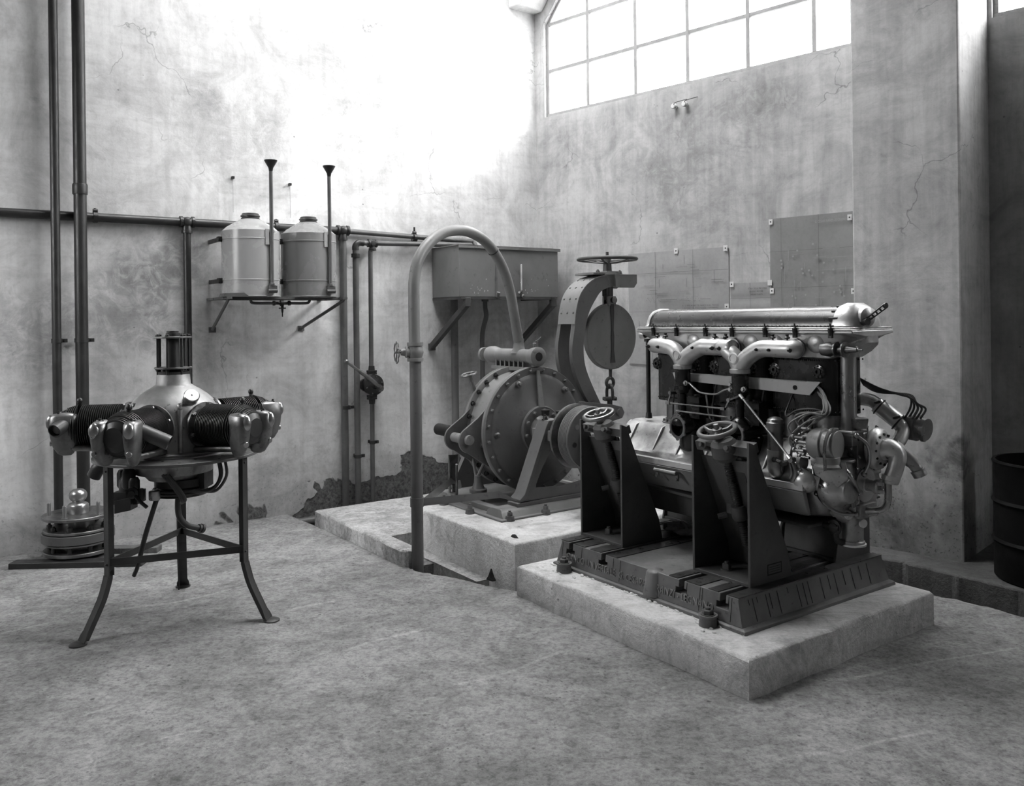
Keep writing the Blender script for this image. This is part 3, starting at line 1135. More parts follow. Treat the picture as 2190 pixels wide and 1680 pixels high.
# arm towards the scale on the far side
for x0 in (-2.62, -2.78):
    b = MB()
    b.prism([(x0, 1.05, ZC + .16), (x0, 1.20, ZC + .16), (x0, 1.62, ZC + .10), (x0, 1.72, ZC + .075), (x0, 1.745, ZC + .03), (x0, 1.72, ZC - .01), (x0, 1.60, ZC - .03), (x0, 1.05, ZC - .22)], (.016, 0, 0))
    DY.part('arm_plate', b, MACH, bevel=.002)
b = MB()
b.cyl((-2.80, 1.69, ZC + .035), (-2.59, 1.69, ZC + .035), .028, None, 20)
DY.part('arm_pin', b, MACH)
# bearing pedestal: A-frame
x0, x1 = -2.30, -2.205
zb = .325
b = MB()
out = [(VC - .335, zb), (VC - .335, zb + .02), (VC - .30, zb + .035), (VC - .115, .80), (VC - .10, .83), (VC + .10, .83), (VC + .115, .80), (VC + .30, zb + .035), (VC + .335, zb + .02), (VC + .335, zb)]


def aframe(b, x, th, hole=True):
    L = [(VC - .20, .405), (VC - .115, .395), (VC + .115, .395), (VC + .20, .405), (VC + .19, .44), (VC + .10, .60), (VC + .07, .63), (VC - .07, .63), (VC - .10, .60), (VC - .19, .44)]
    O = [(VC - .335, zb), (VC, zb), (VC + .335, zb), (VC + .31, zb + .03), (VC + .23, .50), (VC + .115, .80), (VC + .10, .83), (VC - .10, .83), (VC - .115, .80), (VC - .23, .50), (VC - .31, zb + .03)]
    Li = L[:1] + L[1:]
    # build as ring of quads between matching outlines
    Lr = [(VC - .20, .405), (VC, .39), (VC + .20, .405), (VC + .195, .43), (VC + .15, .52), (VC + .09, .61), (VC + .07, .63), (VC - .07, .63), (VC - .09, .61), (VC - .15, .52), (VC - .195, .43)]
    bm = b.bm
    n = len(O)
    R4 = [[bm.verts.new((xx, p[0], p[1])) for p in poly] for xx in (x, x + th) for poly in (O, Lr)]
    for i in range(n):
        j = (i + 1) % n
        bm.faces.new((R4[0][i], R4[0][j], R4[1][j], R4[1][i]))
        bm.faces.new((R4[2][i], R4[2][j], R4[3][j], R4[3][i]))
        bm.faces.new((R4[0][i], R4[0][j], R4[2][j], R4[2][i]))
        bm.faces.new((R4[1][i], R4[1][j], R4[3][j], R4[3][i]))


aframe(b, -2.225, .022)
for sgn in (-1, 1):
    b.prism([(x0, VC + sgn * .338, zb), (x0, VC + sgn * .338, zb + .02), (x0, VC + sgn * .30, zb + .05), (x0, VC + sgn * .118, .80), (x0, VC + sgn * .10, .83), (x0, VC + sgn * .088, .81), (x0, VC + sgn * .285, zb + .02)], (.11, 0, 0))
b.box(x0, -2.19, VC - .36, VC + .36, .30, zb)
fr = DY.part('bearing_frame', b, MACH, bevel=.003, auto=30)
b = MB()
b.box(-2.36, -2.17, VC - .11, VC + .11, .70, .765)
b.lathe((-2.40, VC, ZC), (1, 0, 0), [(0, 0), (0, .06), (.03, .075), (.04, .088), (.22, .088), (.235, .08), (.24, .05), (.24, 0)], 32)
brg = DY.part('bearing_cap', b, MACH_L, bevel=None)
for dy in (-.085, .085):
    b = MB()
    b.hexa((-2.25, VC + dy, .83), (0, 0, 1), .016, .026)
    DY.part('cap_bolt', b, IRON, sub=brg)
for (cx, cy) in ((-2.33, VC - .02), (-2.22, VC + .02)):
    b = MB()
    b.lathe((cx, cy, .825), (0, 0, 1), [(0, 0), (0, .012), (.02, .012), (.02, .026), (.045, .028), (.05, .031), (.058, .031), (.06, 0)], 18)
    DY.part('oil_cup', b, IRON, sub=brg)
# cast base with rounded beam under the frame
b = MB()
sec = []
for (dx, z) in ((-.115, .243), (-.095, .262), (-.085, .285), (-.06, .302), (.045, .302), (.075, .285), (.09, .258), (.11, .243)):
    sec.append((dx, z))
b.loft([[(-2.24 + dx, VC - .50 + (0 if z < .30 else .02), z) for dx, z in sec], [(-2.24 + dx, VC - .46, z) for dx, z in sec], [(-2.24 + dx, VC + .46, z) for dx, z in sec], [(-2.24 + dx, VC + .50, z) for dx, z in sec]])
b.loft([[(-2.90 + dx, VC - .48, z) for dx, z in sec], [(-2.90 + dx, VC + .48, z) for dx, z in sec]])
b.box(-2.90, -2.24, VC - .46, VC - .40, .243, .29)
b.box(-2.90, -2.24, VC + .40, VC + .46, .243, .29)
b.box(-2.83, -2.12, VC - .53, VC + .53, .243, .256)
b.box(-3.06, -2.83, VC - .40, VC + .40, .243, .256)
base = DY.part('base_frame', b, MACH_L, bevel=.004, auto=50)
b = MB()
b.prism([(-2.98, VC - .40, .30), (-2.98, VC + .40, .30), (-2.98, VC + .12, .80), (-2.98, VC - .12, .80)], (.04, 0, 0))
b.cyl((-3.02, VC, ZC), (-2.82, VC, ZC), .07, None, 24)
DY.part('rear_bearing_frame', b, MACH)
for (px_, py_) in ((-2.13, VC - .46), (-2.13, VC - .18), (-2.10, VC + .20), (-2.45, VC - .55), (-2.78, VC - .55)):
    b = MB()
    b.lathe((px_, py_, .243), (0, 0, 1), [(0, 0), (0, .032), (.03, .027), (.03, 0)], 14)
    b.hexa((px_, py_, .27), (0, 0, 1), .018, .028)
    DY.part('anchor_bolt', b, CAST, sub=base)
# drain valve and rods low at the front left
b = MB()
b.lathe((-2.62, .42, .243), (0, 0, 1), [(0, 0), (0, .05), (.08, .045), (.09, .06), (.11, .06), (.115, .045), (.15, .03), (.20, .026), (.20, 0)], 20)
b.cyl((-2.62, .42, .44), (-2.60, .50, .60), .012, None, 8)
b.cyl((-2.66, .43, .42), (-2.74, .44, .62), .010, None, 8)
b.box(-2.70, -2.54, .385, .45, .245, .262)
DY.part('drain_valve', b, MACH)
b = MB()
b.prism([(-2.86, .33, .56), (-2.86, .40, .56), (-2.86, .40, .30), (-2.86, .36, .30)], (.012, 0, 0))
b.cyl((-2.86, .34, .30), (-2.86, .34, .56), .009, None, 8)
b.cyl((-2.80, .36, .28), (-2.70, .30, .52), .009, None, 8)
DY.part('link_rod', b, STEELD)
b = MB()
b.lathe((-2.97, .45, .256), (0, 0, 1), [(0, 0), (0, .07), (.05, .05), (.10, .04), (.10, 0)], 16)
DY.part('rear_foot', b, MACH_L)

# shaft with coupling discs -------------------------------------------------
SH = Thing('coupling_shaft', 'shaft with a bright rimmed disc and a thick grooved disc between brake and engine', 'coupling', (-1.95, VC, ZC - .2))
b = MB()
b.cyl((-2.17, VC, ZC), (-1.54, VC, ZC), .035, None, 24)
b.cyl((-2.16, VC, ZC), (-2.06, VC, ZC), .055, .07, 24)
b.cyl((-1.86, VC, ZC), (-1.54, VC, ZC), .05, None, 24)
SH.part('shaft', b, STEELD)
b = MB()
b.lathe((-2.05, VC, ZC), (1, 0, 0), [(0, 0), (0, .195), (.004, .207), (.022, .207), (.026, .195), (.026, .16), (.012, .15), (.012, 0)], 64)
SH.part('thin_disc', b, STEELD, label='disc with bright rim')
b = MB()
pr = [(0, 0), (0, .19), (.004, .200)]
for k in range(6):
    pr += [(.006 + k * .013, .2), (.012 + k * .013, .2), (.0135 + k * .013, .1965), (.0165 + k * .013, .1965)]
pr += [(.090, .2), (.096, .195), (.096, 0)]
b.lathe((-1.975, VC, ZC), (1, 0, 0), pr, 64)
b.lathe((-1.88, VC, ZC), (1, 0, 0), [(0, 0), (0, .10), (.02, .095), (.03, .055), (.05, .05), (.05, 0)], 40)
thick = SH.part('thick_disc', b, MACH)
for k in range(8):
    a = 2 * PI * k / 8 + .2
    b = MB()
    b.lathe((-1.879, VC + .145 * math.cos(a), ZC + .145 * math.sin(a)), (1, 0, 0), [(0, 0), (0, .016), (.004, .016), (.004, 0)], 16)
    SH.part('disc_plug', b, BAKE if k % 2 == 0 else MACH_L, sub=thick)

# ------------------------------------------------------------------ gooseneck bracket with the hanging scale
GZ = Thing('gooseneck_bracket', 'tall riveted gooseneck bracket standing behind the round brake casing', 'bracket', (-2.72, 1.6, .243))
o_pts = [(1.70, 1.822), (1.60, 1.812), (1.50, 1.785), (1.42, 1.735), (1.355, 1.66), (1.32, 1.56), (1.302, 1.45), (1.285, 1.36), (1.272, 1.28), (1.274, 1.20), (1.292, 1.11), (1.33, 1.02), (1.385, .92), (1.45, .83), (1.56, .66), (1.62, .5), (1.63, .26)]
i_pts = [(1.71, 1.735), (1.64, 1.725), (1.56, 1.695), (1.50, 1.63), (1.445, 1.55), (1.412, 1.47), (1.393, 1.38), (1.382, 1.31), (1.380, 1.25), (1.384, 1.19), (1.40, 1.12), (1.435, 1.04), (1.48, .955), (1.54, .85), (1.65, .66), (1.71, .5), (1.73, .26)]
for x0 in (-2.665, -2.835):
    b = MB()
    O = smooth([(x0, p[0], p[1]) for p in o_pts], 3)
    I = smooth([(x0, p[0], p[1]) for p in i_pts], 3)
    n = min(len(O), len(I))
    bm = b.bm
    rows = [[bm.verts.new(q + Vector((dx, 0, 0))) for q in cur[:n]] for dx in (0, .02) for cur in (O, I)]
    for k in range(n - 1):
        bm.faces.new((rows[0][k], rows[0][k + 1], rows[1][k + 1], rows[1][k]))
        bm.faces.new((rows[2][k], rows[2][k + 1], rows[3][k + 1], rows[3][k]))
        bm.faces.new((rows[0][k], rows[0][k + 1], rows[2][k + 1], rows[2][k]))
        bm.faces.new((rows[1][k], rows[1][k + 1], rows[3][k + 1], rows[3][k]))
    for k in (0, n - 1):
        bm.faces.new((rows[0][k], rows[1][k], rows[3][k], rows[2][k]))
    # flange along the outer edge
    F0 = [q + Vector((-.018, 0, 0)) for q in O[:n]]
    rf = [[bm.verts.new(q + (Vector((0, 0, 0)) if kk == 0 else (Vector(I[i]) - Vector(O[i])).normalized() * .012)) for i, q in enumerate(F0)] for kk in (0, 1)]
    rg = [[bm.verts.new(q + Vector((.018, 0, 0)) + (Vector((0, 0, 0)) if kk == 0 else (Vector(I[i]) - Vector(O[i])).normalized() * .012)) for i, q in enumerate(F0)] for kk in (0, 1)]
    for k in range(n - 1):
        bm.faces.new((rf[0][k], rf[0][k + 1], rg[0][k + 1], rg[0][k]))
        bm.faces.new((rf[1][k], rf[1][k + 1], rg[1][k + 1], rg[1][k]))
        bm.faces.new((rf[0][k], rf[0][k + 1], rf[1][k + 1], rf[1][k]))
    GZ.part('curved_beam', b, MACH, auto=30)
b = MB()
cv = smooth([(0, p[0], p[1]) for p in o_pts[:7]], 4)
outw = []
for k, q in enumerate(cv):
    tq = (cv[min(k + 1, len(cv) - 1)] - cv[max(k - 1, 0)]).normalized()
    nq = Vector((0, tq.z, -tq.y))
    if nq.z < 0 and nq.y > 0:
        nq = -nq
    outw.append(nq)
b.loft([[q + Vector((-2.845, 0, 0)) + nq * -.004, q + Vector((-2.645, 0, 0)) + nq * -.004, q + Vector((-2.645, 0, 0)) + nq * .006, q + Vector((-2.845, 0, 0)) + nq * .006] for q, nq in zip(cv, outw)])
cover = GZ.part('cover_plate', b, MACH_L, auto=30)
for k in range(1, len(cv) - 1, 4):
    for xx in (-2.815, -2.745, -2.675):
        b = MB()
        b.ell(cv[k] + Vector((xx, 0, 0)) + outw[k] * .006, .009, .009, .007, tuple(outw[k]), 10, 6)
        GZ.part('rivet', b, MACH, sub=cover)
b = MB()
b.prism([(-2.86, 1.60, 1.822), (-2.86, 1.93, 1.822), (-2.86, 1.93, 1.76), (-2.86, 1.90, 1.725), (-2.86, 1.72, 1.725), (-2.86, 1.66, 1.74)], (.022, 0, 0))
b.prism([(-2.667, 1.60, 1.822), (-2.667, 1.93, 1.822), (-2.667, 1.93, 1.76), (-2.667, 1.90, 1.725), (-2.667, 1.72, 1.725), (-2.667, 1.66, 1.74)], (.022, 0, 0))
b.box(-2.86, -2.645, 1.60, 1.93, 1.815, 1.828)
b.box(-2.87, -2.65, 1.49, 1.72, 1.82, 1.838)
b.box(-2.77, -2.66, 1.63, 1.75, 1.83, 1.85)
GZ.part('head_plate', b, MACH_L, bevel=.002, auto=30)
b = MB()
b.cyl((-2.72, 1.69, 1.83), (-2.72, 1.69, 1.93), .036, .03, 24)
b.cyl((-2.72, 1.69, 1.92), (-2.72, 1.69, 2.00), .012, None, 12)
for (cx, cy) in ((-2.70, 1.575), (-2.70, 1.80)):
    b.hexa((cx, cy, 1.832), (0, 0, 1), .016, .022)
GZ.part('screw_sleeve', b, JACKP)
b = MB()
w0 = Vector((-2.72, 1.69, 1.945))
b.torus(w0, (0, 0, 1), .222, .014, 56, 12)
for k in range(5):
    a = 2 * PI * k / 5 + .3
    dr = Vector((math.cos(a), math.sin(a), 0))
    b.tube([w0 + dr * .02 - Vector((0, 0, .03)), w0 + dr * .10 - Vector((0, 0, .025)), w0 + dr * .215], [.013, .010, .010], 8, sy=.6)
b.cyl(w0 - Vector((0, 0, .045)), w0 + Vector((0, 0, .012)), .03, None, 20)
GZ.part('hand_wheel', b, JACKP)
b = MB()
b.box(-2.745, -2.695, 1.655, 1.725, 1.66, 1.80)
b.cyl((-2.72, 1.69, 1.63), (-2.72, 1.69, 1.83), .03, None, 16)
GZ.part('screw_end', b, JACKP, bevel=.003)

SCN = Thing('hanging_scale', 'round sheet steel dial scale hanging by its clevis from the gooseneck bracket', 'scale', (-2.71, 1.70, 1.09))
b = MB()
b.lathe((-2.735, 1.70, 1.35), (1, 0, 0), [(0, 0), (0, .245), (.006, .254), (.044, .254), (.05, .248), (.05, 0)], 64)
SCN.part('dial_case', b, MACH_L, auto=30)
b = MB()
b.prism([(-2.684, 1.685, 1.60), (-2.684, 1.715, 1.60), (-2.684, 1.718, 1.54), (-2.684, 1.710, 1.40), (-2.684, 1.716, 1.35), (-2.684, 1.712, 1.25), (-2.684, 1.725, 1.15), (-2.684, 1.678, 1.15), (-2.684, 1.690, 1.25), (-2.684, 1.686, 1.35), (-2.684, 1.692, 1.40), (-2.684, 1.684, 1.54)], (.006, 0, 0))
SCN.part('spring_slot', b, metal('dark_slot', .03, .05, .4, .6, 0, 5, 0))
b = MB()
b.box(-2.75, -2.73, 1.66, 1.74, 1.585, 1.66)
b.box(-2.70, -2.68, 1.66, 1.74, 1.585, 1.66)
b.cyl((-2.76, 1.71, 1.63), (-2.66, 1.71, 1.63), .026, None, 18)
SCN.part('clevis', b, STEELD, bevel=.003)
b = MB()
b.cyl((-2.71, 1.70, 1.105), (-2.71, 1.70, 1.03), .014, .012, 12)
SCN.part('hook_stem', b, JACKP)
b = MB()
b.torus((-2.71, 1.695, .995), (1, 0, .0), .036, .013, 30, 10)
SCN.part('ring', b, JACKP)
b = MB()
b.tube(smooth([(-2.742, 1.69, .865), (-2.742, 1.69, .93), (-2.73, 1.69, .965), (-2.71, 1.69, .977), (-2.69, 1.69, .965), (-2.678, 1.69, .93), (-2.678, 1.69, .865)], 5), .012, 10)
b.cyl((-2.755, 1.66, .872), (-2.665, 1.72, .872), .014, None, 12)
b.cyl((-2.71, 1.64, .872), (-2.71, 1.74, .872), .017, None, 12)
SCN.part('shackle', b, JACKP)
b = MB()
b.box(-2.72, -2.70, 1.67, 1.71, .76, .87)
SCN.part('link_plate', b, JACKP, bevel=.003)
# ------------------------------------------------------------------ tall six cylinder aero engine
EN = Thing('aero_engine', 'tall six cylinder aircraft engine with bright cam housing standing on the lettered bed', 'engine', (-.70, VC, .50))
V0 = .66
GRILL = metal('dark_mesh', .01, .05, .4, .6, .3, 60, 0)
# cylinder blocks (black jackets) and bare barrels
for k, (x0, x1) in enumerate(((-1.205, -.825), (-.815, -.452), (-.444, -.078))):
    b = MB()
    n = 20
    cx = (x0 + x1) / 2
    ring = []
    hx, hy, rd = (x1 - x0) / 2, .135, .085
    for (sx, sy, a0) in ((1, 1, 0), (-1, 1, 90), (-1, -1, 180), (1, -1, 270)):
        for j in range(7):
            a = R(a0 + j * 15)
            ring.append((cx + sx * (hx - rd) + rd * math.cos(a), VC + sy * (hy - rd) + rd * math.sin(a)))
    # pinch between the two barrels
    ring2 = [(x, VC + (y - VC) * (1 - .10 * math.exp(-((x - cx) / .035) ** 2))) for x, y in ring]
    b.loft([[(x, y, z) for x, y in ring2] for z in (1.045, 1.05, 1.298, 1.302)])
    jk = EN.part('water_jacket', b, BLACK, auto=50)
    # rivet rows
    b = MB()
    for z in (1.293, 1.062):
        for i in range(26):
            x = x0 + rd * .6 + (x1 - x0 - rd * 1.2) * i / 25
            b.ell((x, VC - hy - .001, z), .0045, .0045, .0045, None, 6, 4)
        for i in range(8):
            y = VC - hy + .02 + i * .03
            if x1 > -.1:
                b.ell((x1 + .0, y, z), .0045, .0045, .0045, None, 6, 4)
    EN.part('rivet_row', b, metal('black_rivets', .02, .04, .2, .3, .3, 5, 0), sub=jk, stuff=True)
    for xc in (x0 + .035 + .02, x1 - .075) if k else (x0 + .04, x1 - .06):
        b = MB()
        b.lathe((xc, VC - hy + .004, 1.242), (0, -1, 0), [(0, .0), (0, .034), (.006, .030), (.008, .018), (.014, .018), (.014, .008), (.006, .008), (.006, 0)], 20)
        pt = EN.part('jacket_port', b, BLACK, sub=jk)
        b = MB()
        for i in range(8):
            a = 2 * PI * i / 8
            b.ell((xc + .025 * math.cos(a), VC - hy - .006, 1.242 + .025 * math.sin(a)), .0045, .005, .0045, None, 6, 4)
        EN.part('port_bolts', b, metal('dull_port_bolts', .08, .14, .3, .4, .8, 9, 0), sub=jk, stuff=True)
    for s in (-1, 1):
        b = MB()
        c = cx + s * (x1 - x0) * .245
        b.lathe((c, VC, .90), (0, 0, 1), [(0, 0), (0, .112), (.02, .112), (.025, .088), (.155, .086), (.155, 0)], 32)
        EN.part('cylinder_barrel', b, STEELD, auto=40)
        for i in range(6):
            a = PI + PI * (i + .5) / 6
            b = MB()
            b.hexa((c + .101 * math.cos(a), VC + .101 * math.sin(a), .92), (0, 0, 1), .007, .012, False)
            EN.part('hold_down_nut', b, STEELD)
# cam housing in aluminium
b = MB()


def sect(x, w, h0, h1, wt):
    return [(x, VC - w, h0), (x, VC - w - .004, h0 + .03), (x, VC - wt, h1 - .016), (x, VC - wt - .012, h1 - .014), (x, VC - wt - .012, h1), (x, VC + wt + .012, h1), (x, VC + wt + .012, h1 - .014), (x, VC + wt, h1 - .016), (x, VC + w + .004, h0 + .03), (x, VC + w, h0)]


xs = [-1.30, -1.285, -1.22, -1.18, -.84, -.80, -.47, -.43, -.10, -.04, .02, .035]
ws = [.03, .05, .09, .135, .135, .125, .135, .125, .135, .11, .06, .04]
hs = [1.385, 1.375, 1.33, 1.302, 1.302, 1.302, 1.302, 1.302, 1.302, 1.33, 1.36, 1.37]
b.loft([sect(x, w_, h, 1.428, .148) for x, w_, h in zip(xs, ws, hs)])
house = EN.part('cam_housing', b, ALU, bevel=.004, auto=40)
for cx in (-1.13, -.89, -.76, -.52, -.38, -.16):
    b = MB()
    b.ell((cx, VC - .125, 1.372), .055, .032, .05, None, 20, 12)
    EN.part('valve_boss', b, ALU, sub=house)
b = MB()
b.box(-1.295, .03, VC - .165, VC + .165, 1.428, 1.434)
b.box(-1.29, .028, VC - .160, VC + .160, 1.4345, 1.442)
EN.part('housing_flange', b, ALU, bevel=.002, sub=house)
# cam cover
b = MB()
prof_ = [(VC - .125, 1.442), (VC - .125, 1.448), (VC - .118, 1.452), (VC - .112, 1.475), (VC - .095, 1.505), (VC - .068, 1.527), (VC - .03, 1.538), (VC + .03, 1.538), (VC + .068, 1.527), (VC + .095, 1.505), (VC + .112, 1.475), (VC + .118, 1.452), (VC + .125, 1.448), (VC + .125, 1.442)]
rings = []
for (x, k) in ((-1.262, .55), (-1.255, .80), (-1.238, .95), (-1.215, 1), (-.6, 1), (-.30, 1), (-.25, .985), (-.21, 1), (-.088, 1)):
    rings.append([(x, VC + (y - VC) * (.8 + .2 * k), 1.442 + (z - 1.442) * k) for y, z in prof_])
b.loft(rings)
cover_ = EN.part('cam_cover', b, metal('satin_cam_cover', .055, .08, .22, .30, .6, 3, .03, 30), auto=50)
b = MB()
for i in range(52):
    b.ell((-1.22 + i * 1.12 / 51, VC - .1265, 1.4465), .0048, .004, .0048, None, 6, 4)
EN.part('rivet_row', b, metal('dark_rivets', .03, .05, .3, .4, .5, 5, 0), sub=cover_, stuff=True)
b = MB()
b.loft([[(x, VC + (y - VC) * k, 1.442 + (z - 1.442) * k) for y, z in prof_] for (x, k) in ((-1.262, 1.0), (-1.250, 1.035), (-1.238, 1.035), (-1.236, 1.0))])
EN.part('cover_end_band', b, ALU, sub=cover_, auto=50)
for x in (-1.16, -.99, -.789, -.617, -.418, -.251, -.067):
    b = MB()
    b.lathe((x, VC - .168, 1.405), (0, 0, 1), [(0, 0), (0, .007), (.02, .011), (.034, .011), (.04, .004), (.055, .004), (.055, 0)], 10)
    b.box(x - .009, x + .009, VC - .172, VC - .158, 1.395, 1.432)
    b.cyl((x - .014, VC - .165, 1.448), (x + .014, VC - .165, 1.448), .005, None, 8)
    EN.part('clip_bolt', b, IRON, sub=house)
b = MB()
b.lathe((-1.29, VC - .10, 1.40), (-1, 0, 0), [(0, .02), (.02, .026), (.03, .026), (.03, 0)], 14)
b.cyl((-1.285, VC - .155, 1.43), (-1.285, VC - .155, 1.475), .004, None, 8)
EN.part('end_boss', b, ALU, sub=house)
# rounded gear dome at the near end of the cover
b = MB()
b.loft([[(x, VC + (y - VC) * k, 1.442 + (z - 1.442) * k * h) for y, z in prof_] for (x, k, h) in ((-.088, 1.04, 1.03), (-.07, 1.05, 1.08), (-.03, 1.02, 1.10), (.005, .90, 1.0), (.022, .6, .8), (.03, .3, .6))])
b.lathe((.0, VC - .03, 1.485), (1, -.25, 0), [(0, 0), (0, .045), (.035, .042), (.045, .02), (.05, 0)], 24)
dome = EN.part('gear_dome', b, ALU, auto=50)
for i in range(7):
    b = MB()
    a = R(20 + i * 23)
    b.cyl((-.11, VC - .12 * math.cos(a), 1.45 + .092 * math.sin(a)), (-.065, VC - .12 * math.cos(a), 1.45 + .092 * math.sin(a)), .006, None, 8)
    EN.part('dome_stud', b, IRON, sub=dome)
b = MB()
p0, p1 = Vector((.03, VC - .06, 1.465)), Vector((.10, VC - .01, 1.535))
n = Vector((1, -.25, 0)).normalized()
d = (p1 - p0).normalized()
s_ = d.cross(n).normalized()
for sg in (-1, 1):
    b.bar(p0 + s_ * sg * .008, p1 + s_ * sg * .010, .006, .005, n)
for i in range(6):
    q = p0.lerp(p1, (i + .2) / 5.6)
    b.bar(q - s_ * .010, q + s_ * .010, .005, .007, n)
b.cyl(p1 - n * .004, p1 + n * .004, .012, None, 12)
b.cyl(p0 - n * .015, p0 + n * .02, .016, None, 14)
EN.part('priming_lever', b, IRON, sub=dome)
b = MB()
b.lathe((-.13, VC - .13, 1.345), (1, -.05, 0), [(0, 0), (0, .03), (.04, .034), (.06, .022), (.07, .022), (.07, .034), (.078, .034), (.078, .016), (.11, .015), (.11, .034), (.118, .034), (.12, .018), (.175, .010), (.178, .004), (.20, .004), (.2, 0)], 18)
EN.part('starter_shaft', b, STEELD, sub=house)
# intake manifolds -------------------------------------------------------------
YM = .600
for (xy, xl, xr, zj, xs_) in ((-.91, -1.135, -.67, 1.238, -.0), (-.537, -.665, -.225, 1.232, 0)):
    b = MB()
    r = .040
    zt_ = 1.343
    b.tube(smooth([(xl, YM + .03, zt_), (xl + .015, YM, zt_), (xl + .07, YM - .006, zt_), (xy - .075, YM - .008, zt_ - .012), (xy - .03, YM - .01, zt_ - .045), (xy - .004, YM - .01, zj + .02), (xy, YM - .01, zj)], 6), [.020, .030, .036, .039] + [r] * 33, 18)
    pr = smooth([(xr, YM + .03, zt_), (xr - .015, YM, zt_), (xr - .08, YM - .006, zt_), (xy + .13, YM - .008, zt_ - .002), (xy + .06, YM - .01, zt_ - .035), (xy + .012, YM - .01, zj + .03), (xy, YM - .01, zj)], 6)
    b.tube(pr, [.020, .030, .036, .039] + [r + .001] * 33, 18)
    b.lathe((xy, YM - .01, zj - .012), (0, 0, 1), [(0, 0), (0, .046), (.004, .049), (.02, .049), (.024, .04), (.07, .036)], 28)
    b.lathe((xy - .005, YM - .053, zj + .062), (0, -1, 0), [(0, .03), (.002, .024), (.004, .024), (.004, .019), (.001, .018), (.001, 0)], 24)
    b.tube([(xl + .03, YM, zt_), (xl + .03, VC - .12, zt_ - .002)], .030, 16)
    b.tube([(xr - .03, YM, zt_), (xr - .03, VC - .12, zt_ - .002)], .030, 16)
    for xx in (xl + .035, xr - .035):
        b.lathe((xx, VC - .145, zt_), (0, -1, 0), [(0, 0), (0, .046), (.006, .046), (.006, 0)], 24)
    mf = EN.part('intake_manifold', b, ALU, auto=50)
    for xx in ((xl + .01, xl + .085, xy + .105, xr - .01) if xy < -.7 else (xl + .03, xy + .13, xy + .20, xr - .0)):
        b = MB()
        b.hexa((xx, YM - .043, zt_ - .004), (0, -1, 0), .0075, .014)
        EN.part('manifold_nut', b, IRON, sub=mf)
    for xx in ((xl + .03, xl + .09, xr - .035) if xy < -.7 else (xl + .03, xr - .13, xr - .05)):
        b = MB()
        b.cyl((xx, YM + .005, zt_ + .036), (xx, YM + .005, zt_ + .055), .004, None, 8)
        b.lathe((xx, YM + .005, zt_ + .047), (0, 0, 1), [(0, 0), (0, .012), (.006, .014), (.012, .006), (.02, .009), (.02, 0)], 10)
        EN.part('wing_nut', b, IRON, sub=mf)
    # rubber sleeve and carburettor below
    b = MB()
    b.lathe((xy, YM - .01, zj - .118), (0, 0, 1), [(0, 0), (0, .037), (.004, .040), (.106, .040), (.106, 0)], 28)
    b.torus((xy, YM - .01, zj - .098), (0, 0, 1), .040, .003, 28, 6)
    EN.part('intake_sleeve', b, BLACK, auto=40)
    b = MB()
    xb = xy - .005
    b.lathe((xb, YM - .01, .935), (0, 0, 1), [(0, 0), (0, .055), (.012, .062), (.035, .060), (.055, .045), (.07, .03), (.075, .022), (.16, .022), (.17, .034), (.19, .034), (.19, 0)], 28)
    b.lathe((xb + .03, YM + .03, .80), (0, 0, 1), [(0, 0), (0, .05), (.02, .068), (.11, .066), (.125, .05), (.125, 0)], 24)
    b.box(xb + .03, xb + .115, YM - .01, YM + .06, .975, 1.085)
    b.lathe((xb + .075, YM + .02, 1.085), (0, 0, 1), [(0, 0), (0, .052), (.006, .052), (.006, .02), (.012, .018), (.012, 0)], 20)
    b.cyl((xb + .09, YM - .015, 1.045), (xb + .09, YM - .04, 1.045), .008, None, 10)
    cb = EN.part('carburettor', b, BLACK, auto=45)
    b = MB()
    mx, mz = xy + .020, .930
    ax = (-.12, -1, -.0)
    b.lathe((mx + .012, .653, mz), ax, [(0, .05), (.10, .052), (.118, .056), (.124, .056), (.124, .047), (.03, .045), (.03, 0)], 32)
    EN.part('air_mouth', b, BLACK, sub=cb)
    b = MB()
    c0 = Vector((mx + .012, .653, mz)) + Vector(ax).normalized() * .124
    b.lathe(c0, ax, [(-.002, .0468), (-.002, .059), (.005, .059), (.005, .0468), (-.002, .0468)], 32)
    for i in range(6):
        a = R(30 + 60 * i)
        X, Y, A2 = frame_of(ax)
        q = c0 + (X * math.cos(a) + Y * math.sin(a)) * .060
        b.lathe(q, ax, [(-.002, 0), (-.002, .009), (.006, .009), (.006, 0)], 8)
    EN.part('mouth_rim', b, STEEL, sub=cb)
    b = MB()
    b.lathe(c0 + Vector((0, .06, 0)), ax, [(0, 0), (0, .046), (.002, .046), (.002, 0)], 24)
    EN.part('mouth_screen', b, BAKE, sub=cb)
# control rods between the carburettors
b = MB()
b.tube([(-.917, .550, 1.010), (-.584, .550, 1.007)], .0045, 8)
for (x, z) in ((-.917, 1.01), (-.584, 1.007)):
    b.box(x - .006, x + .02, .547, .560, z - .007, z + .007)
EN.part('mixture_rod', b, STEELD)
b = MB()
b.tube([(-.989, .555, 1.046), (-.619, .555, 1.046)], .0045, 8)
for (x, z) in ((-.989, 1.046), (-.62, 1.046)):
    b.box(x - .006, x + .02, .547, .560, z - .007, z + .007)
b.bar((-.989, .56, 1.046), (-.965, .56, 1.10), .008, .005, (0, 1, 0))
b.bar((-.605, .56, 1.046), (-.575, .56, 1.10), .008, .005, (0, 1, 0))
b.bar((-.58, .56, 1.09), (-.486, .535, 1.122), .008, .005, (0, 1, 0))
for (x, z) in ((-.968, 1.10), (-.58, 1.09)):
    b.cyl((x, .55, z), (x, .60, z), .010, None, 10)
EN.part('throttle_linkage', b, STEELD)
b = MB()
RA, RB = Vector((-.486, .525, 1.124)), Vector((-.165, .470, .868))
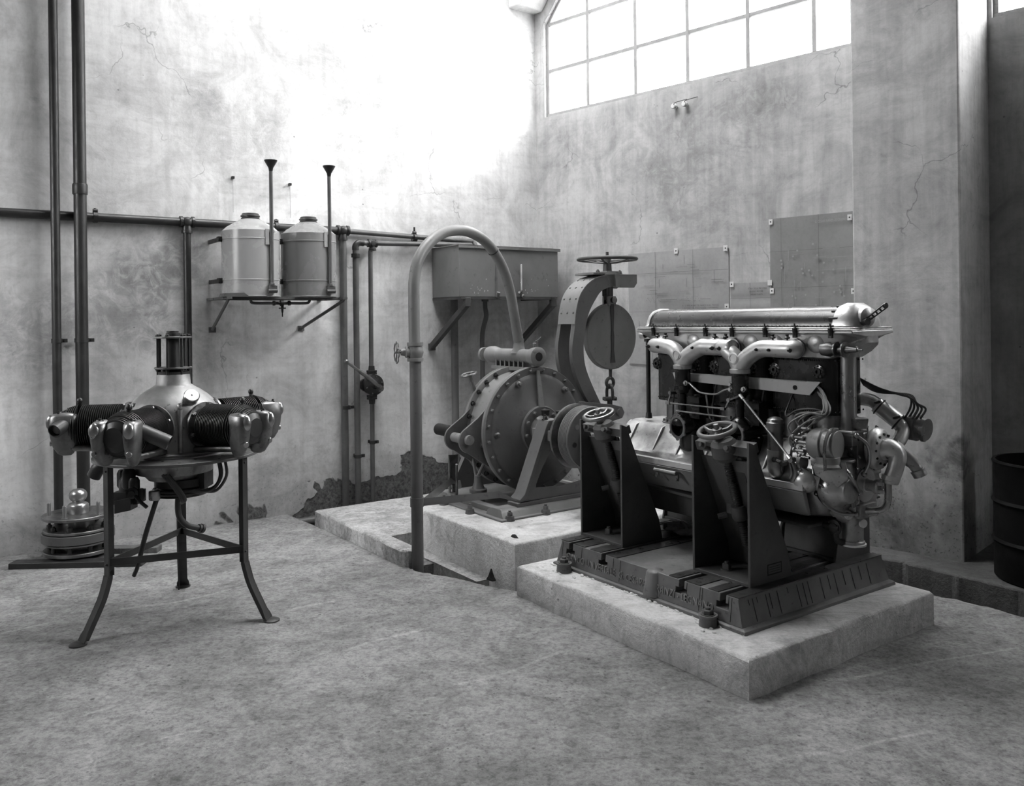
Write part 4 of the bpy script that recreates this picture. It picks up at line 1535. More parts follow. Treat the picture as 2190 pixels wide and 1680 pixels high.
b.tube([RA, RB], .0052, 10)
b.cyl(RA, RA.lerp(RB, .07), .008, None, 8)
b.cyl(RB.lerp(RA, .05), RB, .009, None, 8)
EN.part('control_rod', b, STEEL)
b = MB()
b.tube(smooth([(-.868, .575, 1.155), (-.845, .57, 1.155), (-.815, .57, 1.135), (-.78, .57, 1.115), (-.73, .57, 1.110), (-.67, .57, 1.112), (-.63, .57, 1.13), (-.60, .57, 1.140), (-.575, .572, 1.14)], 5), .005, 8)
b.tube(smooth([(-.735, .57, 1.11), (-.73, .575, 1.05), (-.72, .58, .99), (-.70, .60, .97)], 4), .005, 8)
for (x, z) in ((-.868, 1.155), (-.575, 1.14), (-.575, 1.165), (-.497, 1.145)):
    b.lathe((x, .575, z), (0, -1, .1), [(0, 0), (0, .015), (.012, .014), (.014, .008), (.02, .008), (.02, 0)], 14)
EN.part('priming_pipe', b, STEELD)
# ignition cable trough
b = MB()
yt = .675
zz = lambda x: 1.185 - (x + 1.02) * .0
b.prism([(-1.035, yt - .03, 1.198), (-.135, yt - .03, 1.193), (-.19, yt - .03, 1.133), (-1.02, yt - .03, 1.162)], (0, .006, 0))
b.prism([(-1.035, yt - .03, 1.198), (-.135, yt - .03, 1.193), (-.135, yt - .0, 1.193), (-1.035, yt, 1.198)], (0, 0, .003))
EN.part('cable_trough', b, RIBB, bevel=.0015)
b = MB()
b.lathe((-.265, yt - .03, 1.165), (0, -1, 0), [(0, 0), (0, .011), (.003, .011), (.003, .004), (.001, .004), (.001, 0)], 16)
EN.part('trough_grommet', b, BAKE)
# crankcase ---------------------------------------------------------------------
b = MB()


def case_sec(x, k=1.0, wide=.262):
    return [(x, VC - wide * k, .752), (x, VC - wide * k, .775), (x, VC - .235 * k, .79), (x, VC - .185 * k, .855), (x, VC - .15 * k, .905), (x, VC - .13 * k, .915), (x, VC + .13 * k, .915), (x, VC + .15 * k, .905), (x, VC + .185 * k, .855), (x, VC + .235 * k, .79), (x, VC + wide * k, .775), (x, VC + wide * k, .752)]


xsn = []
x = -1.385
rings = [case_sec(-1.405, .55, .2), case_sec(-1.395, .7, .22)]
N = 30
for i in range(N + 1):
    x = -1.385 + 1.29 * i / N
    ph = math.cos(2 * PI * (x + 1.01) / .37 * 1.0)
    rings.append([(p[0], VC + (p[1] - VC) * (1 + (.07 * ph if .78 < p[2] < .9 else 0)), p[2]) for p in case_sec(x)])
rings += [case_sec(-.085, .92), case_sec(-.075, .7)]
b.loft(rings)
cc = EN.part('crankcase', b, ALU_D, auto=60)
for x in (-1.30, -1.10, -.93, -.74, -.56, -.38, -.20):
    for s in (-1, 1):
        b = MB()
        b.prism([(x - .004, VC + s * .255, .775), (x - .004, VC + s * .14, .775), (x - .004, VC + s * .14, .91), (x - .004, VC + s * .17, .90)], (.009, 0, 0))
        EN.part('case_web', b, ALU, sub=cc, bevel=.0015)
b = MB()
b.lathe((-1.395, VC, ZC + .03), (-1, 0, 0), [(0, 0), (0, .13), (.05, .10), (.09, .07), (.11, .055), (.13, .05), (.13, 0)], 32)
b.lathe((-1.50, VC, ZC), (-1, 0, 0), [(0, 0), (0, .128), (.018, .128), (.02, .11), (.02, 0)], 40)
nose = EN.part('drive_flange', b, STEELD)
for i in range(8):
    b = MB()
    a = 2 * PI * i / 8
    b.cyl((-1.499, VC + .095 * math.cos(a), ZC + .095 * math.sin(a)), (-1.485, VC + .095 * math.cos(a), ZC + .095 * math.sin(a)), .014, None, 12)
    EN.part('flange_hole', b, BAKE, sub=nose)
# bearer rail with light flange, tapering tray below
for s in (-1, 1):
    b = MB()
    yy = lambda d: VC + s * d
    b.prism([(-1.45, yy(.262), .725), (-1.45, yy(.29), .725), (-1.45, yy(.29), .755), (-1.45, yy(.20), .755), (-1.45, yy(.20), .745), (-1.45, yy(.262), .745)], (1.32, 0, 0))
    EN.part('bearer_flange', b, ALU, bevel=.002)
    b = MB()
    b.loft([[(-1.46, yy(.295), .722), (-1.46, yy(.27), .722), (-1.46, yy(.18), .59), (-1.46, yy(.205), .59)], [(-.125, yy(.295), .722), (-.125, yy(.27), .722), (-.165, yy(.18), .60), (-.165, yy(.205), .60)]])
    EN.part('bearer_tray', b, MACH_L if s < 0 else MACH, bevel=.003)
b = MB()
b.cyl((-1.02, .487, .700), (-.865, .487, .700), .011, None, 12)
for x in (-1.012, -.872):
    b.box(x - .010, x + .010, .495, .505, .66, .705)
    b.cyl((x, .502, .668), (x, .49, .668), .008, None, 8)
    b.box(x - .007, x + .007, .485, .505, .693, .708)
EN.part('lift_handle', b, STEELD, bevel=.0015)
# oil sump
b = MB()
ss = []
for (x, k, zb_) in ((-1.36, .75, .66), (-1.2, .95, .62), (-.9, 1, .60), (-.5, 1, .575), (-.25, 1, .56), (-.14, .9, .58), (-.09, .6, .62), (-.075, .3, .66)):
    ss.append([(x, VC - .20 * k, .752), (x, VC - .185 * k, .69), (x, VC - .14 * k, (zb_ + .02)), (x, VC - .06 * k, zb_), (x, VC + .06 * k, zb_), (x, VC + .14 * k, zb_ + .02), (x, VC + .185 * k, .69), (x, VC + .20 * k, .752)])
b.loft(ss)
EN.part('oil_sump', b, ALU_D, auto=60)
b = MB()
b.loft([[(x, VC - .21, z + .015), (x, VC + .21, z + .015), (x, VC + .21, z), (x, VC - .21, z)] for x, z in ((-1.38, .575), (-.16, .545))])
b.loft([[(-1.30, VC - .15, .58), (-1.30, VC + .15, .58), (-1.30, VC + .13, .44), (-1.30, VC - .13, .44)], [(-.9, VC - .15, .575), (-.9, VC + .15, .575), (-.9, VC + .12, .44), (-.9, VC - .12, .44)]])
EN.part('sump_cradle', b, JACKP, bevel=.003)
# crankcase breather
b = MB()
bx, by = -.294, .535
b.lathe((bx, by, .885), (0, 0, 1), [(0, 0), (0, .034), (.085, .034), (.085, .038), (.09, .038), (.125, .040), (.128, .036), (.14, .034), (.15, .02), (.153, 0)], 28)
br_ = EN.part('breather', b, STEELD)
b = MB()
b.tube(smooth([(bx, by, .886), (bx, by, .83), (bx + .002, by + .005, .79), (bx + .008, by + .03, .765), (bx + .02, by + .07, .76)], 5), [.036] * 12 + [.034, .032, .03, .03, .03, .03, .03, .03, .03], 20)
EN.part('breather_elbow', b, ALU_D, sub=br_)
b = MB()
b.tube([(bx + .03, by - .03, .845), (-.22, .49, .838), (-.165, .475, .862)], .008, 8)
b.tube([(-.235, .51, .835), (-.275, .55, .765)], .006, 8)
for q in ((bx + .02, by - .03, .847), (-.22, .49, .838), (-.165, .475, .862)):
    b.cyl(Vector(q) + Vector((0, -.008, 0)), Vector(q) + Vector((0, .02, 0)), .012, None, 10)
b.tube(smooth([(-.195, .505, .845), (-.185, .505, .80), (-.195, .505, .775)], 4), .009, 8)
b.tube(smooth([(-.18, .505, .845), (-.165, .505, .80), (-.178, .505, .765)], 4), .009, 8)
EN.part('control_levers', b, STEELD)
# oil filler dome at the near corner
b = MB()
b.ell((-.155, .56, .765), .065, .06, .055, None, 20, 10)
b.cyl((-.175, .545, .80), (-.175, .545, .835), .022, None, 16)
EN.part('filler_dome', b, ALU)
# magneto with spherical cable ends
b = MB()
mg = Vector((-.02, .56, .935))
b.lathe(mg + Vector((-.10, 0, .0)), (1, .15, 0), [(0, 0), (0, .058), (.02, .068), (.06, .070), (.065, .062), (.12, .062), (.12, 0)], 28)
b.lathe(mg + Vector((-.02, 0, -.05)), (0, 0, -1), [(0, 0), (0, .05), (.03, .05), (.04, .058), (.05, .058), (.05, 0)], 24)
b.cyl((-.17, .545, .845), (-.15, .545, .845), .034, None, 24)
mag = EN.part('magneto', b, MACH_L, bevel=.002)
b = MB()
b.tube(smooth([mg + Vector((.01, -.064, -.10)), mg + Vector((.01, -.067, 0)), mg + Vector((.01, -.03, .062)), mg + Vector((.01, .03, .062))], 5), .012, 6, sy=.3)
for i in range(5):
    b.ell(mg + Vector((.01, -.070, .03 - i * .028)), .005, .004, .005, None, 8, 4)
EN.part('magneto_strap', b, BRASS, sub=mag)
rr = random.Random(5)
ends = []
for i in range(14):
    a = 2 * PI * i / 7 + (.3 if i > 6 else 0)
    r = .065 if i < 7 else .036
    q = mg + Vector((-.125 - rr.uniform(0, .02), -.012 + r * math.cos(a), .0 + r * math.sin(a)))
    ends.append(q)
    b = MB()
    b.ell(q, .0125, .0125, .0125, None, 12, 8)
    b.cyl(q, q + Vector((.05, 0, 0)), .007, None, 8)
    EN.part('cable_terminal', b, BRASS if i % 3 else STEELD, sub=mag)
b = MB()
knot = Vector((-.055, .57, 1.075))
for i, q in enumerate(ends[:9]):
    m_ = knot + Vector((rr.uniform(-.012, .012), rr.uniform(-.012, .012), rr.uniform(-.01, .01)))
    s0 = Vector((-.16 + rr.uniform(0, .02), .66, 1.15 + rr.uniform(-.012, .03)))
    b.tube(smooth([q, q + Vector((-.02, -.005, .05)), (q + m_) / 2 + Vector((-.01, -.02, .04)), m_, m_.lerp(s0, .45) + Vector((.01, .0, .02)), s0], 6), .0045, 6)
EN.part('ignition_cables', b, CABLE)
b = MB()
b.tube(smooth([(-.29, .66, 1.13), (-.285, .60, 1.05), (-.25, .57, 1.04), (-.20, .56, 1.07), (-.12, .56, 1.085), knot], 6), .0045, 6)
EN.part('loose_cable', b, WIRE)
b = MB()
b.tube(smooth([(-1.01, .645, 1.165), (-1.015, .63, 1.08), (-1.02, .63, 1.0), (-1.03, .64, .95)], 6), .005, 6)
EN.part('loose_cable', b, WIRE)
b = MB()
b.tube(smooth([(-.73, .64, 1.15), (-.72, .60, 1.05), (-.70, .58, .97), (-.74, .58, .90)], 6), .005, 6)
EN.part('loose_cable', b, WIRE)
b = MB()
b.tube(smooth([(-.98, .645, 1.16), (-.975, .63, 1.10), (-.95, .62, 1.05)], 6), .007, 6)
EN.part('loose_cable', b, WIRE)
b = MB()
b.tube(smooth([(-.44, .645, 1.14), (-.45, .63, 1.05), (-.47, .60, .98), (-.52, .58, .92)], 6), .005, 6)
EN.part('loose_cable', b, WIRE)

# rear end gear case, tower shaft, pumps ---------------------------------------
b = MB()
b.cyl((-.045, .725, .985), (-.045, .725, 1.36), .034, None, 28)
b.lathe((-.045, .725, 1.31), (0, 0, 1), [(0, .03), (0, .045), (.01, .045), (.03, .05), (.05, .05)], 24)
EN.part('tower_shaft_tube', b, STEEL)
b = MB()
b.cyl((-1.275, .70, .955), (-1.275, .70, 1.36), .0125, None, 16)
b.lathe((-1.275, .70, 1.36), (0, 0, 1), [(0, .012), (0, .022), (.015, .022), (.015, .012)], 14)
b.lathe((-1.275, .70, .93), (0, 0, 1), [(0, 0), (0, .02), (.03, .016), (.03, .012)], 14)
EN.part('oil_return_tube', b, IRON)
b = MB()
b.box(-.09, .0, .68, .77, .92, .985)
b.box(-.10, .01, .67, .78, .975, .988)
b.box(-.10, .0, .72, .90, .78, .93)
b.lathe((-.10, .80, .93), (1, 0, 0), [(0, 0), (0, .075), (.06, .075), (.07, .05), (.09, .04), (.09, 0)], 28)
b.lathe((-.085, VC, ZC), (1, 0, 0), [(0, 0), (0, .19), (.03, .18), (.05, .14), (.075, .11), (.08, 0)], 32)
b.lathe((-.10, .64, .735), (1, 0, 0), [(0, 0), (0, .075), (.03, .085), (.07, .08), (.09, .06), (.12, .055), (.125, .03), (.125, 0)], 28)
b.lathe((-.03, .66, .80), (0, 0, 1), [(0, 0), (0, .04), (.05, .035), (.055, .05), (.065, .05), (.065, 0)], 20)
b.prism([(-.11, .53, .865), (.03, .58, .865), (.03, .60, .79), (-.02, .58, .74), (-.09, .54, .80)], (0, .01, 0))
gc = EN.part('gear_case', b, ALU_D, bevel=.004)
for i in range(12):
    a = 2 * PI * i / 12
    b = MB()
    b.hexa((-.045, VC + .155 * math.cos(a), ZC + .155 * math.sin(a)), (1, 0, 0), .008, .014)
    EN.part('case_nut', b, STEELD, sub=gc)
b = MB()
b.lathe((-.01, .775, .742), (1, 0, 0), [(0, 0), (0, .072), (.006, .076), (.014, .076), (.018, .03), (.022, .026), (.055, .024), (.06, .032), (.075, .032), (.078, .02), (.078, 0)], 32)
for i in range(3):
    a = 2 * PI * i / 3
    b.box(.06, .092, .775 + .02 * math.cos(a) - .007, .775 + .02 * math.cos(a) + .007, .742 + .02 * math.sin(a) - .007, .742 + .02 * math.sin(a) + .007)
EN.part('starter_dog', b, ALU)
# water pump volute and elbows
b = MB()
wp = Vector((.045, .80, .905))
b.lathe(wp - Vector((.03, 0, 0)), (1, .12, 0), [(0, 0), (0, .07), (.01, .088), (.028, .094), (.045, .088), (.055, .074), (.062, .06), (.062, 0)], 36)
pump = EN.part('water_pump', b, ALU, auto=50)
for i in range(12):
    a = 2 * PI * i / 12
    b = MB()
    b.cyl(wp + Vector((.025, .066 * math.cos(a), .066 * math.sin(a))), wp + Vector((.036, .066 * math.cos(a), .066 * math.sin(a))), .0055, None, 8)
    EN.part('pump_screw', b, IRON, sub=pump)
b = MB()
b.tube(smooth([wp + Vector((.02, 0, 0)), wp + Vector((.055, .005, .005)), wp + Vector((.085, .01, -.02)), wp + Vector((.085, .0, -.065)), wp + Vector((.075, -.012, -.11)), wp + Vector((.07, -.018, -.13))], 5), [.048, .048, .047, .046, .045, .044, .043, .042, .041, .040, .039, .038, .037, .036, .034, .034, .034, .034, .034, .034, .034, .034, .034, .034, .034, .034], 20)
b.lathe(wp + Vector((.072, -.017, -.105)), (-.1, -.1, -1), [(0, .03), (0, .038), (.02, .038), (.022, .033), (.035, .033), (.035, 0)], 20)
EN.part('pump_elbow', b, ALU)
b = MB()
b.tube(smooth([wp + Vector((.06, .02, .02)), wp + Vector((.09, .06, -.02)), wp + Vector((.12, .09, -.07)), wp + Vector((.135, .10, -.10))], 5), [.03] * 9 + [.026] * 7, 16)
b.lathe(wp + Vector((.128, .095, -.085)), (.35, .3, -1), [(0, .02), (0, .032), (.03, .03), (.035, 0)], 16)
EN.part('return_elbow', b, ALU_D)
# coolant pipe rising to the far side and far magneto
b = MB()
b.tube(smooth([(-.12, .90, 1.11), (-.06, .93, 1.10), (.0, .93, 1.06), (.04, .95, 1.02), (.075, .95, .98), (.085, .91, .94), (.075, .86, .90)], 5), .03, 16)
b.tube([(-.03, .92, 1.085), (.05, .955, 1.015)], .037, 16)
EN.part('coolant_pipe', b, ALU)
for k in (0, 1):
    b = MB()
    c = Vector((-.02, .925, 1.075)).lerp(Vector((.05, .955, 1.01)), k)
    b.torus(c, (.7, .3, -.6), .038, .004, 24, 6)
    b.cyl(c + Vector((0, -.035, .02)), c + Vector((.03, -.035, .03)), .006, None, 8)
    EN.part('hose_clip', b, IRON)
b = MB()
mg2 = Vector((.05, 1.02, .99))
b.lathe(mg2, (1, 0, -.1), [(0, 0), (0, .06), (.06, .06), (.065, .05), (.10, .05), (.10, 0)], 24)
b.cyl(mg2 + Vector((.09, -.045, -.01)), mg2 + Vector((.105, -.045, -.01)), .018, None, 14)
b.cyl(mg2 + Vector((.09, -.03, -.045)), mg2 + Vector((.105, -.03, -.045)), .016, None, 14)
EN.part('far_magneto', b, MACH)
b = MB()
for i in range(6):
    e_ = Vector((.07 + i * .012, .98 + .01 * (i % 3), 1.03))
    b.tube(smooth([(-.12, .93 + i * .006, 1.20 - i * .006), (-.04, .95, 1.16 - i * .004), (.05 + i * .008, .965 + i * .004, 1.135), (.10 + i * .006, .975, 1.12 - i * .004), e_ + Vector((.025, 0, .045)), e_], 5), .005, 6)
EN.part('far_cables', b, WIRE)
b = MB()
b.lathe((.0, .735, .985), (0, 0, 1), [(0, 0), (0, .014), (.01, .014), (.012, .03), (.02, .034), (.04, .036), (.044, .037), (.055, .037), (.057, .03), (.057, 0)], 24)
EN.part('oil_filler_cap', b, STEELD)
b = MB()
b.lathe((-.07, .66, .945), (0, -1, 0), [(0, 0), (0, .03), (.02, .032), (.03, .026), (.03, 0)], 20)
b.lathe((-.065, .66, .90), (0, -1, 0), [(0, 0), (0, .035), (.03, .033), (.04, .02), (.04, 0)], 18)
EN.part('gear_cover', b, IRON)
# oil pump and filter hanging below
b = MB()
b.box(-.13, .0, .70, .86, .62, .70)
b.lathe((-.065, .775, .47), (0, 0, 1), [(0, 0), (0, .052), (.012, .052), (.016, .046), (.13, .048), (.15, .055), (.18, .055), (.18, 0)], 28)
b.prism([(-.13, .71, .60), (.015, .71, .60), (.015, .71, .66), (-.13, .71, .66)], (0, .13, 0))
for q in ((-.10, .70, .615), (-.03, .70, .615), (.0, .70, .685), (-.12, .70, .69)):
    b.lathe(q, (0, -1, 0), [(0, 0), (0, .022), (.014, .022), (.016, .012), (.024, .012), (.024, 0)], 16)
op = EN.part('oil_pump', b, ALU_D, bevel=.002)
b = MB()
b.tube([(-.16, .70, .545), (-.08, .70, .545)], .016, 12)
b.lathe((-.105, .705, .545), (0, -1, 0), [(0, 0), (0, .034), (.012, .034), (.014, .02), (.02, .02), (.02, 0)], 20)
b.tube(smooth([(-.10, .70, .52), (-.095, .70, .49), (-.08, .72, .475)], 4), .014, 10)
EN.part('drain_fitting', b, IRON)
b = MB()
b.lathe((-.065, .775, .455), (0, 0, 1), [(0, 0), (0, .03), (.008, .058), (.016, .058), (.018, .05)], 28)
EN.part('filter_cap', b, ALU, sub=op)
b = MB()
b.lathe((.0, .75, .575), (1, -.4, 0), [(0, 0), (0, .019), (.008, .019), (.008, 0)], 18)
EN.part('data_disc', b, RIBB, sub=op)
b = MB()
b.tube(smooth([(.09, .80, .80), (.092, .80, .74), (.09, .80, .68), (.075, .79, .645), (.04, .775, .635), (.0, .76, .63)], 6), .0155, 14)
b.lathe((-.015, .755, .628), (.9, .3, .1), [(0, 0), (0, .024), (.02, .024), (.022, .018), (.035, .018)], 16)
EN.part('oil_pipe', b, STEEL)
b = MB()
b.tube([(-.02, .66, .74), (.01, .66, .70), (.0, .68, .66)], .012, 8)
EN.part('drain_pipe', b, STEELD)
for i in range(7):
    b = MB()
    q = (-.12 + .018 * i, .60 + .012 * (i % 2), .82 - .022 * (i % 3))
    b.lathe(q, (0, -1, .1), [(0, 0), (0, .012), (.012, .011), (.014, .006), (.022, .006), (.022, 0)], 10)
    EN.part('pipe_fitting', b, STEELD)

# studs, unions and small pipes crowding the gear end ---------------------------
rr = random.Random(61)
for (c, ax, r_, n_, rn) in (((-.02, .735, .745), (1, 0, 0), .10, 9, .007), ((.0, .66, .865), (0, -1, 0), .05, 6, .006), ((-.065, .725, .64), (0, -1, 0), .045, 6, .006), ((.01, .80, .905), (1, 0, 0), .10, 8, .006)):
    X, Y, A2 = frame_of(ax)
    for i in range(n_):
        a = 2 * PI * i / n_ + .3
        b = MB()
        b.hexa(Vector(c) + X * r_ * math.cos(a) + Y * r_ * math.sin(a), ax, rn, rn * 1.6)
        EN.part('case_nut', b, STEELD if i % 3 else IRON)
for pts, r_ in (([(-.14, .62, .70), (-.08, .60, .66), (-.02, .63, .63), (.0, .70, .62)], .007), ([(-.02, .60, .86), (.03, .60, .82), (.04, .64, .76), (.02, .70, .72)], .009), ([(-.12, .57, .84), (-.10, .55, .78), (-.05, .57, .74), (-.03, .62, .72)], .006), ([(.02, .68, .97), (.06, .70, .93), (.055, .72, .86), (.03, .72, .80)], .008), ([(-.24, .60, .93), (-.22, .55, .86), (-.16, .53, .83), (-.12, .55, .80)], .006)):
    b = MB()
    b.tube(smooth(pts, 5), r_, 9)
    for q in (pts[0], pts[-1]):
        b.ell(q, r_ * 1.7, r_ * 1.7, r_ * 1.7, None, 8, 6)
    EN.part('small_pipe', b, BRASS)
b = MB()
b.tube(smooth([(-.105, .62, .885), (-.09, .60, .80), (-.085, .60, .73)], 4), .004, 6)
b.prism([(-.12, .545, .80), (-.07, .545, .79), (-.085, .545, .73)], (0, .006, 0))
EN.part('control_bellcrank', b, STEELD)
# ------------------------------------------------------------------ tripod stand
SX, SY = -1.716, 4.306
ST = Thing('engine_stand', 'dark steel tripod stand of angle iron with a flat ring top', 'stand', (SX, SY, 0), 'X')
ZR = .835
b = MB()
for (ri, ro) in ((.245, .40),):
    seg = 72
    rings = []
    for k in range(seg):
        a = 2 * PI * k / seg
        c_, s_ = math.cos(a), math.sin(a)
        rings.append([(SX + ri * c_, SY + ri * s_, ZR - .014), (SX + ro * c_, SY + ro * s_, ZR - .014), (SX + ro * c_, SY + ro * s_, ZR), (SX + ri * c_, SY + ri * s_, ZR)])
    b.loft(rings, False, True)
STM = metal('dark_stand_paint', .025, .042, .35, .5, .2, 5, .1, 60, .2)
ring = ST.part('ring_top', b, metal('worn_ring_top', .09, .17, .35, .5, .4, 7, .1, 60, .3), bevel=.002)
for k in range(24):
    a = 2 * PI * (k + .5) / 24
    b = MB()
    rr_ = .36 if k % 2 else .285
    b.lathe((SX + rr_ * math.cos(a), SY + rr_ * math.sin(a), ZR - .001), (0, 0, 1), [(0, 0), (0, .007), (.0018, .007), (.0018, 0)], 10)
    ST.part('bolt_hole', b, BAKE, sub=ring)
LEGS = (229.7, 349.7, 109.7)
legpath = [(.368, .82), (.368, .33), (.372, .29), (.385, .24), (.405, .18), (.455, .08), (.49, .012)]
legpath = [(q.x, q.z) for q in smooth([(r, 0, z) for r, z in legpath], 3)]
for a in LEGS:
    rad = Vector((math.cos(R(a)), math.sin(R(a)), 0))
    tan = Vector((-rad.y, rad.x, 0))
    if a == 229.7:
        tan = -tan
    c = Vector((SX, SY, 0))
    b = MB()
    P = [c + rad * r + Vector((0, 0, z)) for r, z in legpath]
    rA, rB = [], []
    for i, q in enumerate(P):
        dn = (P[min(i + 1, len(P) - 1)] - P[max(i - 1, 0)]).normalized()
        nr = tan.cross(dn).normalized()
        if nr.dot(rad) < 0:
            nr = -nr
        w = .024
        fl = 1 + (.35 if i >= len(P) - 2 else 0)
        rA.append([q - tan * w * fl, q + tan * w * fl, q + tan * w * fl - nr * .006, q - tan * w * fl - nr * .006])
        rB.append([q + tan * w, q + tan * (w - .006), q + tan * (w - .006) - nr * .046, q + tan * w - nr * .046])
    b.loft(rA)
    b.loft(rB)
    q = P[-1]
    b.lathe(q + rad * .012 - Vector((0, 0, .012)), (0, 0, 1), [(0, 0), (0, .040), (.006, .040), (.012, .028), (.014, 0)], 20)
    leg = ST.part('leg', b, STM, auto=30)
    b = MB()
    b.ell(c + rad * .372 + Vector((0, 0, .345)) - tan * .008, .006, .006, .006, tuple(rad), 10, 6)
    b.ell(c + rad * .370 + Vector((0, 0, .79)) - tan * .008, .006, .006, .006, tuple(rad), 10, 6)
    ST.part('leg_rivet', b, STM, sub=leg)
for i in range(3):
    a0, a1 = LEGS[i], LEGS[(i + 1) % 3]
    p0 = Vector((SX + .352 * math.cos(R(a0)), SY + .352 * math.sin(R(a0)), .352))
    p1 = Vector((SX + .352 * math.cos(R(a1)), SY + .352 * math.sin(R(a1)), .352))
    b = MB()
    b.bar(p0, p1, .007, .034)
    ST.part('brace', b, STM, bevel=.001)

# ------------------------------------------------------------------ radial engine on the ring
RE = Thing('radial_engine', 'five cylinder radial aircraft engine lying nose up on the tripod stand', 'engine', (SX, SY, ZR), 'X')
cx, cy = SX - .02, SY
CEN = Vector((cx, cy, 0))
b = MB()
b.lathe((cx, cy, .80), (0, 0, 1), [(0, 0), (0, .20), (.04, .235), (.05, .235), (.06, .215), (.26, .215), (.275, .213), (.30, .195), (.33, .165), (.355, .13), (.372, .10), (.385, .083), (.43, .080), (.435, .078), (.435, 0)], 64)
RE.part('crankcase', b, metal('stained_nose_case', .20, .40, .40, .6, .5, 4, .15, 60, .5), auto=50)
b = MB()
b.lathe((cx, cy, 1.235), (0, 0, 1), [(0, 0), (0, .078), (.014, .078), (.014, .055), (.03, .05), (.03, 0)], 40)
b.cyl((cx, cy, 1.25), (cx, cy, 1.44), .034, .031, 24)
b.lathe((cx, cy, 1.425), (0, 0, 1), [(0, 0), (0, .034), (.02, .034), (.022, .03), (.03, .03), (.03, 0)], 20)
RE.part('propeller_shaft', b, IRON)
for (z, nm) in ((1.262, 'hub_plate'), (1.418, 'hub_plate')):
    b = MB()
    b.lathe((cx, cy, z), (0, 0, 1), [(0, .03), (0, .088), (.002, .091), (.008, .091), (.010, .088), (.010, .03), (0, .03)], 44)
    RE.part(nm, b, STEELD)
for k in range(7):
    a = 2 * PI * k / 7 + .25
    q = Vector((cx + .076 * math.cos(a), cy + .076 * math.sin(a), 0))
    b = MB()
    b.cyl(q + Vector((0, 0, 1.235)), q + Vector((0, 0, 1.435)), .0065, None, 10)
    b.hexa(q + Vector((0, 0, 1.428)), (0, 0, 1), .010, .010)
    b.hexa(q + Vector((0, 0, 1.262)), (0, 0, -1), .010, .010)
    RE.part('hub_bolt', b, IRON)
LID = metal('polished_cup', .30, .42, .26, .36, .9, 6, 0)
